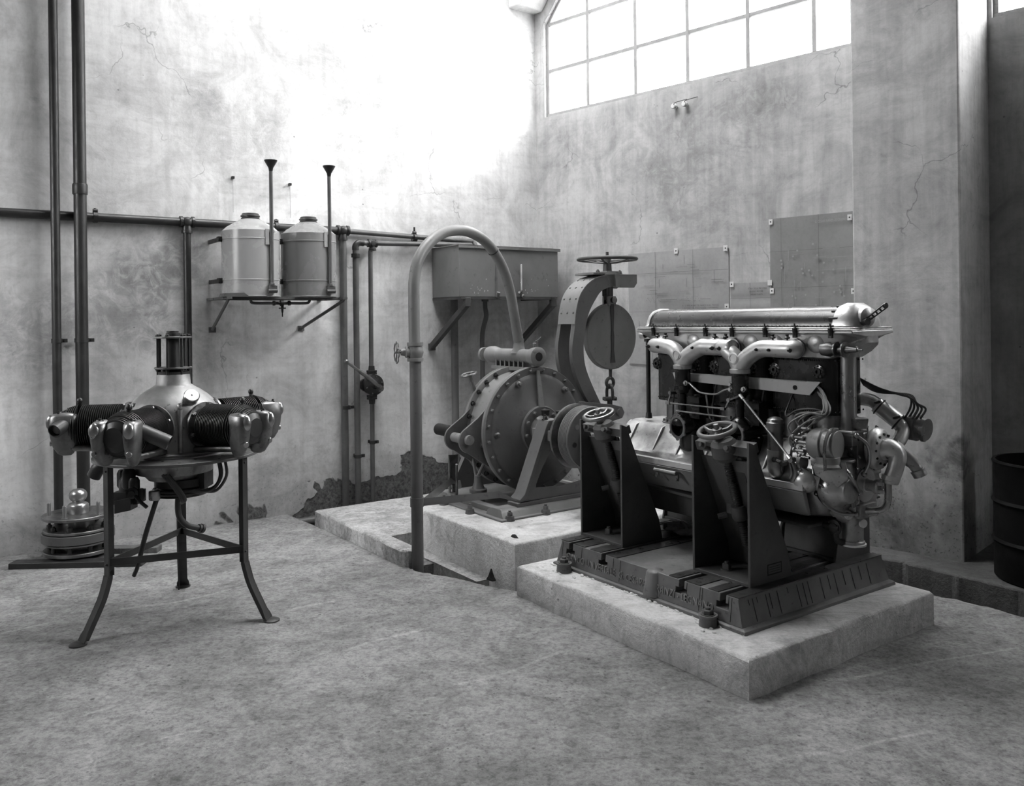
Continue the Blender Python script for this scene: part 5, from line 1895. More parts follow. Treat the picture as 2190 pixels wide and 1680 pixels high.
# breather cup on the dome
b = MB()
q = Vector((cx + .115, cy - .10, 1.09))
ax = Vector((.45, -.62, .62)).normalized()
b.lathe(q - ax * .01, ax, [(0, 0), (0, .030), (.03, .030), (.035, .026), (.05, .026), (.052, .036), (.085, .038), (.09, .034), (.09, 0)], 28)
b.ell(q + ax * .081, .004, .004, .003, tuple(ax), 8, 5)
RE.part('breather_cup', b, LID)
ZCY = .985
RBX = metal('stained_rocker_box', .12, .24, .32, .48, .8, 9, .1, 60, .4)
LID = metal('polished_box_lid', .30, .42, .26, .36, .9, 6, 0)
CYL = (191, 264, 335, 46, 119)
for ci, ang in enumerate(CYL):
    d = Vector((math.cos(R(ang)), math.sin(R(ang)), 0))
    tn = Vector((-d.y, d.x, 0))
    Z = Vector((0, 0, 1))
    o = CEN + Z * ZCY
    b = MB()
    b.lathe(o + d * .15, d, [(0, 0), (0, .10), (.055, .10), (.058, .115), (.068, .115), (.07, .075), (.115, .075), (.115, 0)], 36)
    pad = RE.part('cylinder_base', b, STEELD)
    for k in range(6):
        a = 2 * PI * k / 6 + .4
        b = MB()
        b.hexa(o + d * .22 + tn * .102 * math.cos(a) + Z * .102 * math.sin(a), tuple(d), .0095, .014)
        RE.part('base_nut', b, STEELD, sub=pad)
    pr = [(0, 0), (0, .078)]
    k = .004
    while k < .190:
        pr += [(k, .080), (k + .0008, .106), (k + .0028, .106), (k + .0036, .080)]
        k += .0098
    pr += [(.195, .08)]
    for j in range(8):
        rr_ = .110 - .0032 * j * (1 if j < 5 else 1.35)
        pr += [(.20 + j * .0105, .07), (.201 + j * .0105, rr_), (.2045 + j * .0105, rr_ - .001), (.2055 + j * .0105, .07)]
    pr += [(.287, .06), (.296, .045), (.296, 0)]
    b = MB()
    b.lathe(o + d * .245, d, pr, 40)
    fin = RE.part('cylinder', b, FIN, auto=20)
    # rocker boxes
    for s in (-1, 1):
        b = MB()
        bc = o + d * .52 + tn * s * .075 - Z * .012
        dd = (d + tn * s * .22).normalized()
        tt = Vector((-dd.y, dd.x, 0))
        secs = []
        for (z, w, dp, sh) in ((.088, .008, .02, -.005), (.083, .026, .060, -.004), (.070, .035, .080, -.004), (.02, .038, .086, -.004), (-.03, .033, .080, -.004), (-.08, .025, .066, -.006), (-.112, .017, .045, -.010), (-.122, .008, .025, -.014)):
            q = bc + Z * z + dd * sh
            ringp = []
            for i in range(16):
                a = 2 * PI * i / 16
                cx_, sy_ = math.cos(a), math.sin(a)
                ringp.append(q + tt * w * (abs(cx_) ** .75) * (1 if cx_ > 0 else -1) + dd * (-.02 + dp * .8 * (abs(sy_) ** .75) * (1 if sy_ > 0 else -1)))
            secs.append(ringp)
        b.loft(secs)
        rb = RE.part('rocker_box', b, RBX, auto=60)
        b = MB()
        b.ell(bc + Z * .042 + dd * .034, .025, .018, .038, None, 18, 10)
        RE.part('box_lid', b, LID, sub=rb)
        b = MB()
        b.lathe(bc - Z * .060 + dd * .026, tuple(dd), [(0, 0), (0, .013), (.012, .013), (.014, .011), (.014, 0)], 18)
        b.lathe(bc - Z * .060 - dd * .01 + tt * -s * .020, tuple(tt * -s), [(0, 0), (0, .013), (.010, .013), (.010, 0)], 14)
        RE.part('box_screw', b, STEEL, sub=rb)
        b = MB()
        b.box(*[v for v in (0, 0, 0, 0, 0, 0)]) if False else None
        b.cyl(bc + Z * .085 - tt * .018, bc + Z * .085 + tt * .018, .005, None, 8)
        b.cyl(bc + Z * .08, bc + Z * .098, .006, None, 8)
        RE.part('box_clip', b, IRON, sub=rb)
        b = MB()
        e0 = bc - Z * .085 - dd * .03
        e1 = CEN + d * .19 + tn * s * .055 + Z * .87
        b.cyl(e0, e1, .0145, .0165, 16)
        b.lathe(e0, tuple(e1 - e0), [(0, 0), (0, .018), (.012, .018), (.012, .014)], 14)
        RE.part('pushrod_tube', b, STEELD)
    # spark plug on the top of the head
    b = MB()
    q = o + d * .44 + Z * .085 + tn * .01
    b.cyl(q, q + Z * .03 + tn * .006, .011, None, 10)
    b.ell(q + Z * .042 + tn * .008, .014, .014, .017, None, 12, 8)
    b.tube([q + Z * .02, q + d * .05 - Z * .03 + tn * .012, q + d * .075 - Z * .10 + tn * .02], .0045, 6)
    RE.part('spark_plug', b, IRON)
    # exhaust stub
    b = MB()
    s = -1 if ci == 0 else 1
    q = o + d * .50 + tn * (.06 * s)
    if ci == 0:
        q = o + d * .47 + tn * .02 + Z * .04
        e = q + Vector((-.025, -.13, -.045))
        b.pipe(q, e, .034, .004, 24)
    elif ci == 1:
        q = o + d * .46 + tn * .05 + Z * .035
        e = q + Vector((.15, .03, -.075))
        b.pipe(q, e, .034, .004, 24)
    else:
        q = o + d * .44 + tn * (.05 * s) - Z * .03
        e = q - Z * .07 + tn * .04 * s
        b.pipe(q, e, .032, .004, 24)
    RE.part('exhaust_stub', b, metal('sooty_exhaust', .05, .09, .4, .55, .4, 8, .1) if ci == 0 else bpy.data.materials['sooty_exhaust'])
for ci, ang in enumerate((227, 299.5, 10.5, 82)):
    b = MB()
    d = Vector((math.cos(R(ang)), math.sin(R(ang)), 0))
    b.tube([CEN + d * .213 + Vector((0, 0, 1.07)), CEN + d * .222 + Vector((0, 0, .86))], .012, 10)
    b.hexa(CEN + d * .20 + Vector((0, 0, 1.075)), (0, 0, 1), .012, .02)
    RE.part('case_stud', b, ALU_D)
# mounting ring and rear accessories hanging through the stand
b = MB()
b.lathe((cx, cy, .705), (0, 0, 1), [(0, 0), (0, .125), (.03, .15), (.035, .185), (.10, .19), (.105, .24), (.135, .25), (.14, 0)], 56)
RE.part('mounting_ring', b, ALU_D, auto=40)
b = MB()
b.lathe((cx + .03, cy, .62), (0, 0, 1), [(0, 0), (0, .10), (.02, .12), (.03, .12), (.035, .10), (.045, .10), (.05, .125), (.09, .125), (.09, 0)], 40)
b.box(cx + .10, cx + .17, cy - .05, cy + .08, .655, .755)
RE.part('supercharger_case', b, IRON, bevel=.002)
b = MB()
for (x, y, z, r, h) in ((-.17, -.14, .70, .032, .10), (-.20, -.09, .66, .04, .09), (-.13, -.17, .68, .026, .08), (-.235, -.06, .69, .03, .09), (-.10, -.17, .645, .02, .06)):
    b.lathe((cx + x, cy + y, z - .02), (0, 0, 1), [(0, 0), (0, r * .8), (.01, r), (h * .8, r), (h, r * .7), (h, 0)], 16)
b.box(cx - .25, cx - .13, cy - .14, cy - .04, .60, .66)
b.obox((cx - .19, cy - .13, .60), (.04, 0, .008), (0, .04, 0), (0, 0, .03))
b.tube([(cx - .12, cy - .20, .665), (cx - .08, cy - .21, .625), (cx - .05, cy - .21, .60)], .009, 8)
b.lathe((cx - .13, cy - .19, .67), (.3, -1, 0), [(0, 0), (0, .028), (.02, .028), (.025, .015), (.04, .015), (.04, 0)], 18)
RE.part('carburettor', b, IRON, bevel=None)
b = MB()
b.lathe((cx - .035, cy - .16, .625), (0, 0, 1), [(0, 0), (0, .024), (.005, .027), (.045, .027), (.047, .022), (.047, 0)], 22)
RE.part('brass_cup', b, BRASS)
b = MB()
b.tube(smooth([(cx - .03, cy - .15, .625), (cx - .045, cy - .16, .57), (cx - .09, cy - .15, .44), (cx - .13, cy - .14, .30), (cx - .155, cy - .13, .245)], 5), [.012] * 14 + [.010] * 7, 10)
RE.part('drain_rod', b, IRON)
b = MB()
b.tube(smooth([(cx + .02, cy + .0, .63), (cx + .015, cy, .56), (cx + .02, cy + .01, .50), (cx + .05, cy + .04, .45), (cx + .09, cy + .10, .42)], 6), .015, 12)
b.lathe((cx + .085, cy + .09, .425), (.4, .6, -.25), [(0, 0), (0, .02), (.015, .02), (.016, .024), (.03, .024), (.03, 0)], 14)
RE.part('rubber_hose', b, WIRE)
b = MB()
rr = random.Random(8)
for i in range(4):
    o_ = Vector((rr.uniform(-.01, .01), rr.uniform(-.01, .01), 0))
    b.tube(smooth([Vector((cx + .27 + i * .008, cy - .13, .825)) + o_, Vector((cx + .285 + i * .007, cy - .14, .74)) + o_, Vector((cx + .25, cy - .12, .68 - i * .005)) + o_, Vector((cx + .17, cy - .08, .65)) + o_, Vector((cx + .09, cy - .10, .655)) + o_], 6), .0075, 7)
for i in range(3):
    b.tube(smooth([Vector((cx + .03 + i * .014, cy - .22, .76)), Vector((cx + .07 + i * .012, cy - .20, .70)), Vector((cx + .10 + i * .01, cy - .17, .63)), Vector((cx + .08, cy - .12, .60))], 6), .0075, 7)
for i in range(3):
    b.torus((cx + .03, cy, .628 + i * .013), (0, 0, 1), .128, .006, 40, 6)
RE.part('ignition_cables', b, WIRE)
b = MB()
b.tube(smooth([(cx - .26, cy - .02, .86), (cx - .31, cy - .02, .80), (cx - .37, cy - .03, .765), (cx - .40, cy - .03, .72)], 5), [.03] * 6 + [.036] * 6 + [.034] * 4, 16)
RE.part('induction_pipe', b, IRON)

# ------------------------------------------------------------------ disc pack on the floor
KX, KY = -2.795, 5.395
DP = Thing('coupling_disc_pack', 'stack of bolted steel discs with a ball ended hub, below the tall wall pipes', 'machine part', (KX, KY, .045), 'X')
for (z0, z1, r, m, nm) in ((.045, .068, .205, STEELD, 'bottom_disc'), (.105, .120, .195, STEELD, 'lower_disc'), (.124, .180, .212, IRON_L, 'brake_drum'), (.184, .202, .203, STEELD, 'upper_disc'), (.268, .288, .210, STEELD, 'top_disc')):
    b = MB()
    b.lathe((KX, KY, z0), (0, 0, 1), [(0, 0), (0, r - .004), (.003, r), (z1 - z0 - .003, r), (z1 - z0, r - .004), (z1 - z0, 0)], 64)
    DP.part(nm, b, m, auto=30)
b = MB()
b.cyl((KX, KY, .06), (KX, KY, .11), .09, None, 30)
b.cyl((KX + .02, KY, .20), (KX + .02, KY, .27), .075, .08, 30)
DP.part('core', b, STEELD)
b = MB()
b.lathe((KX, KY, .288), (0, 0, 1), [(0, 0), (0, .060), (.003, .062), (.05, .062), (.06, .055), (.07, .035), (.075, .035), (.085, .045), (.10, .052), (.12, .053), (.135, .047), (.145, .036), (.15, .03), (.152, 0)], 40)
DP.part('ball_hub', b, STEEL)
for k in range(3):
    a = R(-152 + k * 62) if k < 2 else R(-20)
    q = (KX + .165 * math.cos(a), KY + .165 * math.sin(a), .288)
    b = MB()
    b.lathe(q, (0, 0, 1), [(0, 0), (0, .018), (.004, .018), (.004, .012), (.075, .012), (.08, .010), (.08, 0)], 16)
    DP.part('locating_pin', b, STEEL)
for k in range(9):
    a = 2 * PI * k / 9
    q = (KX + .165 * math.cos(a), KY + .165 * math.sin(a), .202)
    b = MB()
    b.hexa(q, (0, 0, 1), .016, .024)
    DP.part('clamp_bolt', b, IRON)
    b = MB()
    b.cyl((q[0], q[1], .068), (q[0], q[1], .105), .014, None, 10)
    DP.part('spacer', b, IRON)
b = MB()
p0, p1 = Vector((-3.10, 5.19, .018)), Vector((-2.30, 5.22, .018))
b.bar(p0, p1, .09, .036)
p0, p1 = Vector((-3.0, 5.50, .018)), Vector((-2.33, 5.52, .018))
single('plank', 'dark plank lying on the floor under the front of the disc stack', 'plank', (-2.7, 5.2, 0), 'X', b, IRON, bevel=.003)
b = MB()
b.bar(p0, p1, .09, .036)
single('plank', 'second plank on the floor, under the wall side of the disc stack', 'plank', (-2.7, 5.5, 0), 'X', b, LEDGEM, bevel=.003)
# ------------------------------------------------------------------ pipes on the left wall
UW = -4.13
US = -4.092


def clip(t, v, z, r, horizontal=False, UW=UW):
    b = MB()
    ax = (0, 1, 0) if horizontal else (0, 0, 1)
    b.lathe((UW, v, z) if horizontal else (UW, v, z), ax, [(-.014, r), (-.014, r + .005), (.014, r + .005), (.014, r)], 24)
    if horizontal:
        b.box(-4.2, UW, v - .012, v + .012, z - .006, z + .006)
        b.cyl((UW, v, z + r), (UW, v, z + r + .035), .007, None, 8)
        b.box(UW - .02, UW + .02, v - .012, v + .012, z + r + .004, z + r + .012)
    else:
        b.box(-4.2, UW, v - .006, v + .006, z - .012, z + .012)
        b.box(UW - .006, UW + .006, v + r, v + r + .035, z - .012, z + .012)
        b.cyl((UW - .02, v + r + .02, z), (UW + .025, v + r + .02, z), .007, None, 8)
    t.part('pipe_clip', b, IRON)


t = Thing('standpipe', 'thinner of the two tall dark pipes rising past the frame top on the left wall', 'pipe', (US, -1.91, -.3))
b = MB()
b.cyl((US, -1.91, -.3), (US, -1.91, 5.3), .028, None, 24)
t.part('pipe_run', b, IRON)
clip(t, -1.91, 1.387, .028, UW=US)
clip(t, -1.91, 3.9, .028, UW=US)
t = Thing('standpipe', 'thicker tall dark pipe with a socket collar on the left wall', 'pipe', (US, -1.762, -.3))
b = MB()
b.cyl((US, -1.762, -.3), (US, -1.762, 5.3), .040, None, 28)
t.part('pipe_run', b, IRON)
b = MB()
b.lathe((US, -1.762, 2.36), (0, 0, 1), [(0, .04), (0, .046), (.01, .047), (.06, .047), (.07, .044), (.07, .04)], 28)
t.part('socket_collar', b, IRON)
clip(t, -1.762, 1.387, .040, UW=US)

t = Thing('header_pipe', 'long dark pipe running level across the left wall behind the two tanks', 'pipe', (UW, -1.0, 2.17))
ZH = 2.222
b = MB()
b.cyl((-4.165, -4.4, ZH), (-4.165, .14, ZH - .003), .030, None, 22)
t.part('pipe_run', b, IRON)
b = MB()
b.cyl((-4.165, .14, ZH - .003), (-4.165, 1.37, 2.185), .021, None, 18)
b.tube(smooth([(-4.165, 1.36, 2.185), (-4.165, 1.39, 2.183), (-4.15, 1.40, 2.16), (-4.13, 1.40, 2.12)], 4), .021, 14)
t.part('thin_pipe_run', b, IRON_L)
for v in (-1.66, -.40, .80):
    b = MB()
    b.lathe((-4.165, v, ZH - (.03 if v > .5 else 0)), (0, 1, 0), [(-.014, .03), (-.014, .037), (.014, .037), (.014, .03)], 20)
    b.cyl((-4.165, v, ZH), (-4.165, v, ZH + .06), .008, None, 8)
    b.cyl((-4.165, v + .015, ZH + .045 - (.03 if v > .5 else 0)), (-4.165, v - .015, ZH + .045 - (.03 if v > .5 else 0)), .012, None, 8)
    b.box(-4.2, -4.165, v - .01, v + .01, ZH - .01, ZH + .01)
    t.part('pipe_clip', b, IRON)
for (v, zb, r) in ((-1.06, .62, .026), (.147, -.02, .028)):
    b = MB()
    b.lathe((-4.165, v - .05, ZH), (0, 1, 0), [(0, 0), (0, .041), (.018, .041), (.02, .035), (.08, .035), (.082, .041), (.10, .041), (.10, 0)], 20)
    b.lathe((-4.165, v, ZH), (1, 0, 0), [(0, 0), (.02, .036), (.035, .030), (.042, .018), (.042, 0)], 18)
    b.lathe((-4.165, v, ZH), (0, 0, -1), [(0, .03), (.06, .034), (.062, .038), (.08, .038), (.08, r)], 20)
    t.part('tee_fitting', b, IRON)
    b = MB()
    b.cyl((-4.165, v, ZH - .06), (-4.165, v, zb), r, None, 20)
    t.part('drop_pipe', b, IRON if v < 0 else IRON_L)
clip(t, .147, .80, .028)

t = Thing('pump_supply_pipe', 'second level pipe below the header, with an elbow, running into the sheet metal cistern', 'pipe', (UW, .24, 0))
ZL = 2.125
b = MB()
b.cyl((UW, .31, ZL), (UW, 1.35, 2.15), .021, None, 18)
t.part('pipe_run', b, IRON_L)
b = MB()
b.tube(smooth([(UW, .31, ZL), (UW, .27, ZL), (UW, .243, ZL - .025), (UW, .24, ZL - .06)], 5), .027, 16)
b.lathe((UW, .24, ZL - .09), (0, 0, 1), [(-.03, .026), (-.03, .034), (0, .034), (0, .026)], 18)
t.part('elbow', b, IRON)
b = MB()
b.cyl((UW, .24, ZL - .06), (UW, .24, -.02), .024, None, 20)
t.part('drop_pipe', b, IRON_L)
b = MB()
b.lathe((UW, .35, ZL), (0, 1, 0), [(0, 0), (0, .033), (.015, .033), (.017, .028), (.06, .028), (.062, .033), (.078, .033), (.078, 0)], 18)
b.lathe((UW, .39, ZL), (0, 0, -1), [(0, .02), (.04, .026), (.042, .031), (.06, .031), (.06, .02)], 18)
b.lathe((UW, .39, ZL), (1, 0, 0), [(0, 0), (.02, .03), (.03, .022), (.034, 0)], 16)
t.part('tee_fitting', b, IRON)
for (z0, z1) in ((ZL - .06, 1.12), (.82, .02)):
    b = MB()
    b.cyl((UW, .372, z0), (UW, .368, z1), .0185, None, 16)
    t.part('drop_pipe', b, IRON_L)
clip(t, .24, .40, .024)
clip(t, .37, .50, .0185)
b = MB()
b.lathe((UW, .93, 2.14), (0, 1, 0), [(-.014, .02), (-.014, .028), (.014, .028), (.014, .02)], 18)
b.cyl((UW, .93, 2.14), (UW, .93, 2.19), .007, None, 8)
t.part('pipe_clip', b, IRON)

t = Thing('semirotary_pump', 'hand pump with a long lever on the thin wall pipe', 'pump', (UW, .37, .97))
b = MB()
b.lathe((-4.17, .37, .97), (1, 0, 0), [(0, 0), (0, .065), (.02, .078), (.07, .078), (.078, .085), (.088, .085), (.09, .06), (.10, .03), (.13, .022), (.13, 0)], 36)
b.prism([(-4.17, .26, .99), (-4.17, .26, .955), (-4.17, .31, .92), (-4.17, .31, 1.02)], (.03, 0, 0))
t.part('pump_body', b, IRON, auto=40)
b = MB()
for (z, s) in ((1.055, 1), (.885, -1)):
    b.lathe((UW, .37, z), (0, 0, s), [(0, 0), (0, .045), (.014, .045), (.015, .040), (.018, .040), (.019, .045), (.033, .045), (.034, .028), (.07, .024), (.07, 0)], 8)
t.part('pipe_union', b, IRON)
b = MB()
b.tube(smooth([(-4.04, .40, .945), (-4.03, .36, .98), (-4.02, .28, 1.045), (-4.01, .22, 1.085), (-4.0, .10, 1.17)], 5), [.016] * 6 + [.019] * 5 + [.017] * 5 + [.012] * 5, 12)
b.ell((-4.0, .09, 1.175), .018, .018, .018, None, 14, 8)
b.lathe((-4.05, .40, .945), (1, 0, 0), [(0, 0), (0, .03), (.03, .026), (.03, .016), (.05, .014), (.05, 0)], 16)
t.part('lever', b, STEELD)
for k in range(6):
    a = 2 * PI * k / 6 + .3
    b = MB()
    b.hexa((-4.085, .37 + .068 * math.cos(a), .97 + .068 * math.sin(a)), (1, 0, 0), .008, .010)
    t.part('cover_nut', b, STEELD)

# two pipes lying in the trench
for (u, z, r, lab) in ((-4.12, -.06, .035, 'upper pipe lying in the wall trench by the low step'), (-3.95, -.16, .04, 'lower pipe lying in the wall trench by the low step')):
    b = MB()
    b.cyl((u, -.32, z), (u, 2.0, z), r, None, 20)
    single('trench_pipe', lab, 'pipe', (u, 0, z - r), 'M', b, IRON_L)

# ------------------------------------------------------------------ two cylindrical tanks on brackets
for k, (v, m, lab) in enumerate(((-.685, TANK_L, 'pale cylindrical header tank with filler funnel, next to the first drop pipe'), (-.247, TANK, 'darker cylindrical header tank with filler funnel, next to the paired pipes'))):
    t = Thing('header_tank', lab, 'tank', (-3.90, v, 1.675), 'M', 'cylindrical tanks on the left wall')
    c = (-3.90, v)
    r = .203
    zt0, zt1 = 1.675, 2.145
    b = MB()
    b.lathe((c[0], c[1], zt0), (0, 0, 1), [(0, 0), (0, r), (.004, r + .002), (.008, r), (.115, r), (.117, r + .0025), (.121, r + .0025), (.123, r), (.165, r), (.405, r), (.407, r + .003), (.412, r + .003), (.414, r), (.47, r - .001), (.478, r - .012), (.50, r - .035), (.535, .11), (.56, .068), (.565, .0)], 56)
    t.part('tank_shell', b, m, auto=25)
    b = MB()
    b.lathe((c[0], c[1], 2.232), (0, 0, 1), [(0, 0), (0, .060), (.008, .066), (.014, .060), (.018, .060), (.022, .068), (.030, .068), (.034, .060), (.042, .060), (.046, .055), (.048, 0)], 32)
    t.part('screw_cap', b, metal('dark_ribbed_cap', .06, .09, .4, .5, .3, 8, 0))
    b = MB()
    fx, fy = -3.70, v + .085
    b.cyl((fx, fy, 1.73), (fx, fy, 2.56), .0135, None, 14)
    b.tube([(fx, fy, 1.725), (fx - .05, fy - .01, 1.725)], .013, 10)
    fp = t.part('filler_pipe', b, IRON_L)
    b = MB()
    b.lathe((fx, fy, 2.555), (0, 0, 1), [(0, .012), (.03, .017), (.075, .043), (.082, .046), (.084, .046), (.08, .042), (.03, .013), (.03, 0)], 24)
    t.part('funnel', b, metal('dark_funnel', .02, .035, .4, .5, .3, 8, 0), sub=fp)
    b = MB()
    b.box(fx - .022, fx + .022, fy - .03, fy + .03, 1.698, 1.75)
    b.hexa((fx, fy, 1.75), (0, 0, 1), .020, .02)
    b.cyl((fx + .02, fy + .03, 1.715), (fx + .02, fy - .035, 1.715), .012, None, 10)
    t.part('pipe_elbow', b, JACKP, sub=fp)
    b = MB()
    b.box(fx - .06, fx + .002, fy - .022, fy + .022, 2.13, 2.145)
    b.box(fx - .002, fx + .006, fy - .045, fy - .02, 2.04, 2.15)
    t.part('pipe_bracket', b, TANK_L, sub=fp)
    for z in (2.085, 1.79):
        b = MB()
        b.prism([(-3.95, v - r - .025, z - .018), (-3.95, v - r + .01, z - .018), (-3.95, v - r + .01, z + .018), (-3.95, v - r - .025, z + .018)], (.05, 0, 0))
        b.cyl((-3.89, v - r - .015, z), (-3.91, v - r - .015, z), .012, None, 10)
        b.box(-4.2, -3.93, v - r - .012, v - r - .004, z - .015, z + .015)
        t.part('strap_lug', b, IRON)
b = MB()
t = Thing('tank_bracket', 'steel wall bracket with diagonal struts under the two header tanks', 'bracket', (-4.2, -.47, 1.4))
for (v, vb) in ((-.90, -.88), (-.045, -.20)):
    b = MB()
    b.box(-4.2, -3.70, v - .018, v + .018, 1.655, 1.672)
    t.part('shelf_arm', b, JACKP)
    b = MB()
    b.tube([(-3.72, v, 1.66), (-3.74, v - .0, 1.645), (-4.2, vb, 1.44)], .012, 6)
    b.box(-4.2, -4.19, vb - .025, vb + .025, 1.42, 1.46)
    t.part('strut', b, JACKP)
b = MB()
b.box(-3.80, -3.775, -.92, -.03, 1.655, 1.672)
b.box(-4.05, -4.025, -.92, -.03, 1.655, 1.672)
b.prism([(-3.70, -.93, 1.695), (-3.70, -.80, 1.70), (-3.70, -.76, 1.672), (-3.70, -.94, 1.672)], (-.12, 0, 0))
t.part('shelf_bar', b, JACKP)
t = Thing('feed_pipe', 'thin bent pipe with a drain cock joining the two header tanks from below', 'pipe', (-3.9, -.47, 1.6))
b = MB()
b.tube(smooth([(-3.86, -.70, 1.66), (-3.86, -.70, 1.645), (-3.86, -.675, 1.63), (-3.86, -.50, 1.63), (-3.86, -.43, 1.63), (-3.86, -.29, 1.63), (-3.86, -.262, 1.645), (-3.86, -.26, 1.67)], 5), .0105, 10)
t.part('pipe_run', b, IRON_L)
b = MB()
b.lathe((-3.86, -.54, 1.63), (0, 1, 0), [(0, 0), (0, .018), (.015, .018), (.018, .012), (.05, .012), (.055, .022), (.075, .022), (.08, .012), (.11, .012), (.115, .018), (.13, .018), (.13, 0)], 12)
b.cyl((-3.86, -.47, 1.62), (-3.86, -.47, 1.56), .012, .007, 10)
b.cyl((-3.86, -.47, 1.56), (-3.86, -.47, 1.53), .005, None, 8)
b.box(-3.88, -3.84, -.49, -.45, 1.588, 1.598)
t.part('drain_cock', b, IRON)
# nails with plumb threads above the tanks
for (v, z, lab) in ((-.72, 2.575, 'dark square nail in the wall with a thread, above the pale header tank'), (-.28, 2.56, 'dark square nail in the wall with a thread, above the darker header tank')):
    t = Thing('wall_nail', lab, 'nail', (-4.2, v, z))
    b = MB()
    b.box(-4.2, -4.17, v - .009, v + .009, z - .009, z + .009)
    t.part('head', b, IRON)
    b = MB()
    b.cyl((-4.185, v, z), (-4.185, v, z - .26), .0012, None, 6)
    t.part('thread', b, CABLE)

# ------------------------------------------------------------------ sheet metal cistern
t = Thing('cistern', 'large grey riveted sheet metal cistern on struts in the corner above the round brake', 'tank', (-3.95, 1.5, 1.68))
b = MB()
b.box(-4.19, -3.75, .985, 2.02, 1.682, 2.105)
t.part('tank_body', b, BOX, bevel=.003)
b = MB()
b.box(-4.195, -3.735, .975, 2.04, 2.105, 2.112)
b.box(-3.745, -3.735, .975, 2.04, 2.085, 2.112)
t.part('top_rim', b, BOX, bevel=.001)
b = MB()
b.box(-3.752, -3.744, 1.345, 1.362, 1.70, 2.10)
b.box(-3.75, -3.735, 1.34, 1.37, 2.05, 2.075)
b.cyl((-3.74, 1.355, 1.68), (-3.72, 1.355, 1.72), .016, None, 10)
t.part('seam_strip', b, MACH)
b = MB()
b.box(-4.2, -3.73, .99, 1.03, 1.66, 1.681)
b.box(-3.80, -3.74, .99, 2.0, 1.66, 1.681)
b.box(-4.2, -3.73, 1.93, 1.97, 1.66, 1.681)
t.part('support_shelf', b, JACKP)
for (v0, v1) in ((1.06, .97), (1.965, 1.895)):
    b = MB()
    b.box(-3.775, -3.735, v0 - .028, v0 + .028, 1.60, 1.675)
    b.bar((-3.755, v0, 1.62), (-4.19, v1, 1.26), .05, .045)
    b.box(-4.2, -4.17, v1 - .03, v1 + .03, 1.23, 1.29)
    t.part('strut', b, JACKP, bevel=.004)
b = MB()
b.cyl((-3.725, 1.60, 1.73), (-3.725, 1.60, 1.955), .008, None, 10)
b.ell((-3.725, 1.60, 1.955), .010, .010, .008, None, 10, 6)
gg = t.part('level_gauge', b, metal('gauge_glass', .4, .6, .1, .2, .2, 8, 0))
b = MB()
b.lathe((-3.75, 1.60, 1.725), (1, 0, 0), [(0, 0), (0, .014), (.05, .014), (.05, 0)], 12)
b.ell((-3.715, 1.605, 1.69), .018, .018, .018, None, 12, 8)
b.cyl((-3.72, 1.585, 1.72), (-3.70, 1.555, 1.72), .010, None, 10)
t.part('gauge_cock', b, STEELD, sub=gg)
rr = random.Random(14)
b = MB()
for k in range(26):
    v = rr.choice((1.17, 1.66, 1.75, 1.22)) + rr.gauss(0, .03)
    z = 1.73 + rr.gauss(0, .016) if k < 20 else rr.uniform(1.75, 2.05)
    if k >= 20:
        v = rr.uniform(1.02, 1.95)
    s = rr.uniform(.002, .005)
    b.ell((-3.7497, v, z), .0006, s, s * 1.5, None, 6, 4)
t.part('paint_spots', b, RIBB, stuff=True)
b = MB()
b.cyl((-4.13, 1.165, -.05), (-4.13, 1.165, 1.68), .032, None, 22)
single('overflow_pipe', 'straight upright pipe under the cistern, left of its bent outlet', 'pipe', (-4.13, 1.165, -.05), 'M', b, MACH)
b = MB()
b.tube(smooth([(-4.08, 1.455, 1.68), (-4.08, 1.455, 1.60), (-4.08, 1.465, 1.52), (-4.08, 1.435, 1.42), (-4.08, 1.42, 1.32), (-4.08, 1.42, 1.1), (-4.08, 1.42, -.05)], 6), .021, 14)
b.lathe((-4.08, 1.455, 1.65), (0, 0, 1), [(0, 0), (0, .032), (.02, .032), (.02, 0)], 16)
single('outlet_pipe', 'bent outlet pipe below the middle of the cistern', 'pipe', (-4.08, 1.44, -.05), 'M', b, MACH)

# ------------------------------------------------------------------ arched water hose
HA, HB = Vector((-2.36, -.19, 0)), Vector((-2.655, VC, 0))
hp = [(0, .40), (0, 1.0), (-.006, 1.315), (-.006, 1.592), (-.002, 1.734), (.036, 1.864), (.13, 1.972), (.263, 2.046), (.414, 2.072), (.535, 2.060), (.664, 2.012), (.768, 1.928), (.855, 1.815), (.913, 1.679), (.951, 1.532), (.978, 1.418), (.998, 1.335)]
H3 = [HA.lerp(HB, s) + Vector((0, 0, z)) for s, z in hp]
t = Thing('water_standpipe', 'tall grey pipe out of the floor channel with an arched hose to the round brake', 'pipe', (HA.x, HA.y, -.2))
b = MB()
b.cyl((HA.x, HA.y, -.2), (HA.x, HA.y, 1.29), .036, None, 28)
t.part('riser_pipe', b, MACH)
b = MB()
cur = smooth(H3[2:], 7)
b.tube(cur, [.035] * (len(cur) - 6) + [.036] * 6, 20)
hose = t.part('arched_hose', b, MACH_L)
b = MB()
b.torus(cur[int(len(cur) * .62)], cur[int(len(cur) * .62) + 1] - cur[int(len(cur) * .62)], .036, .004, 24, 6)
t.part('hose_joint', b, IRON, sub=hose)
b = MB()
b.lathe((HA.x, HA.y, 1.245), (0, 0, 1), [(0, .03), (0, .050), (.02, .050), (.022, .040), (.035, .046), (.055, .052), (.075, .048), (.092, .040), (.095, .050), (.115, .050), (.115, .03)], 24)
ax = Vector((-.25, -1, 0)).normalized()
c0 = Vector((HA.x, HA.y, 1.302))
b.lathe(c0 + ax * .03, ax, [(0, .03), (.02, .034), (.03, .034), (.035, .024), (.06, .018), (.06, 0)], 20)
vv = t.part('globe_valve', b, MACH_L)
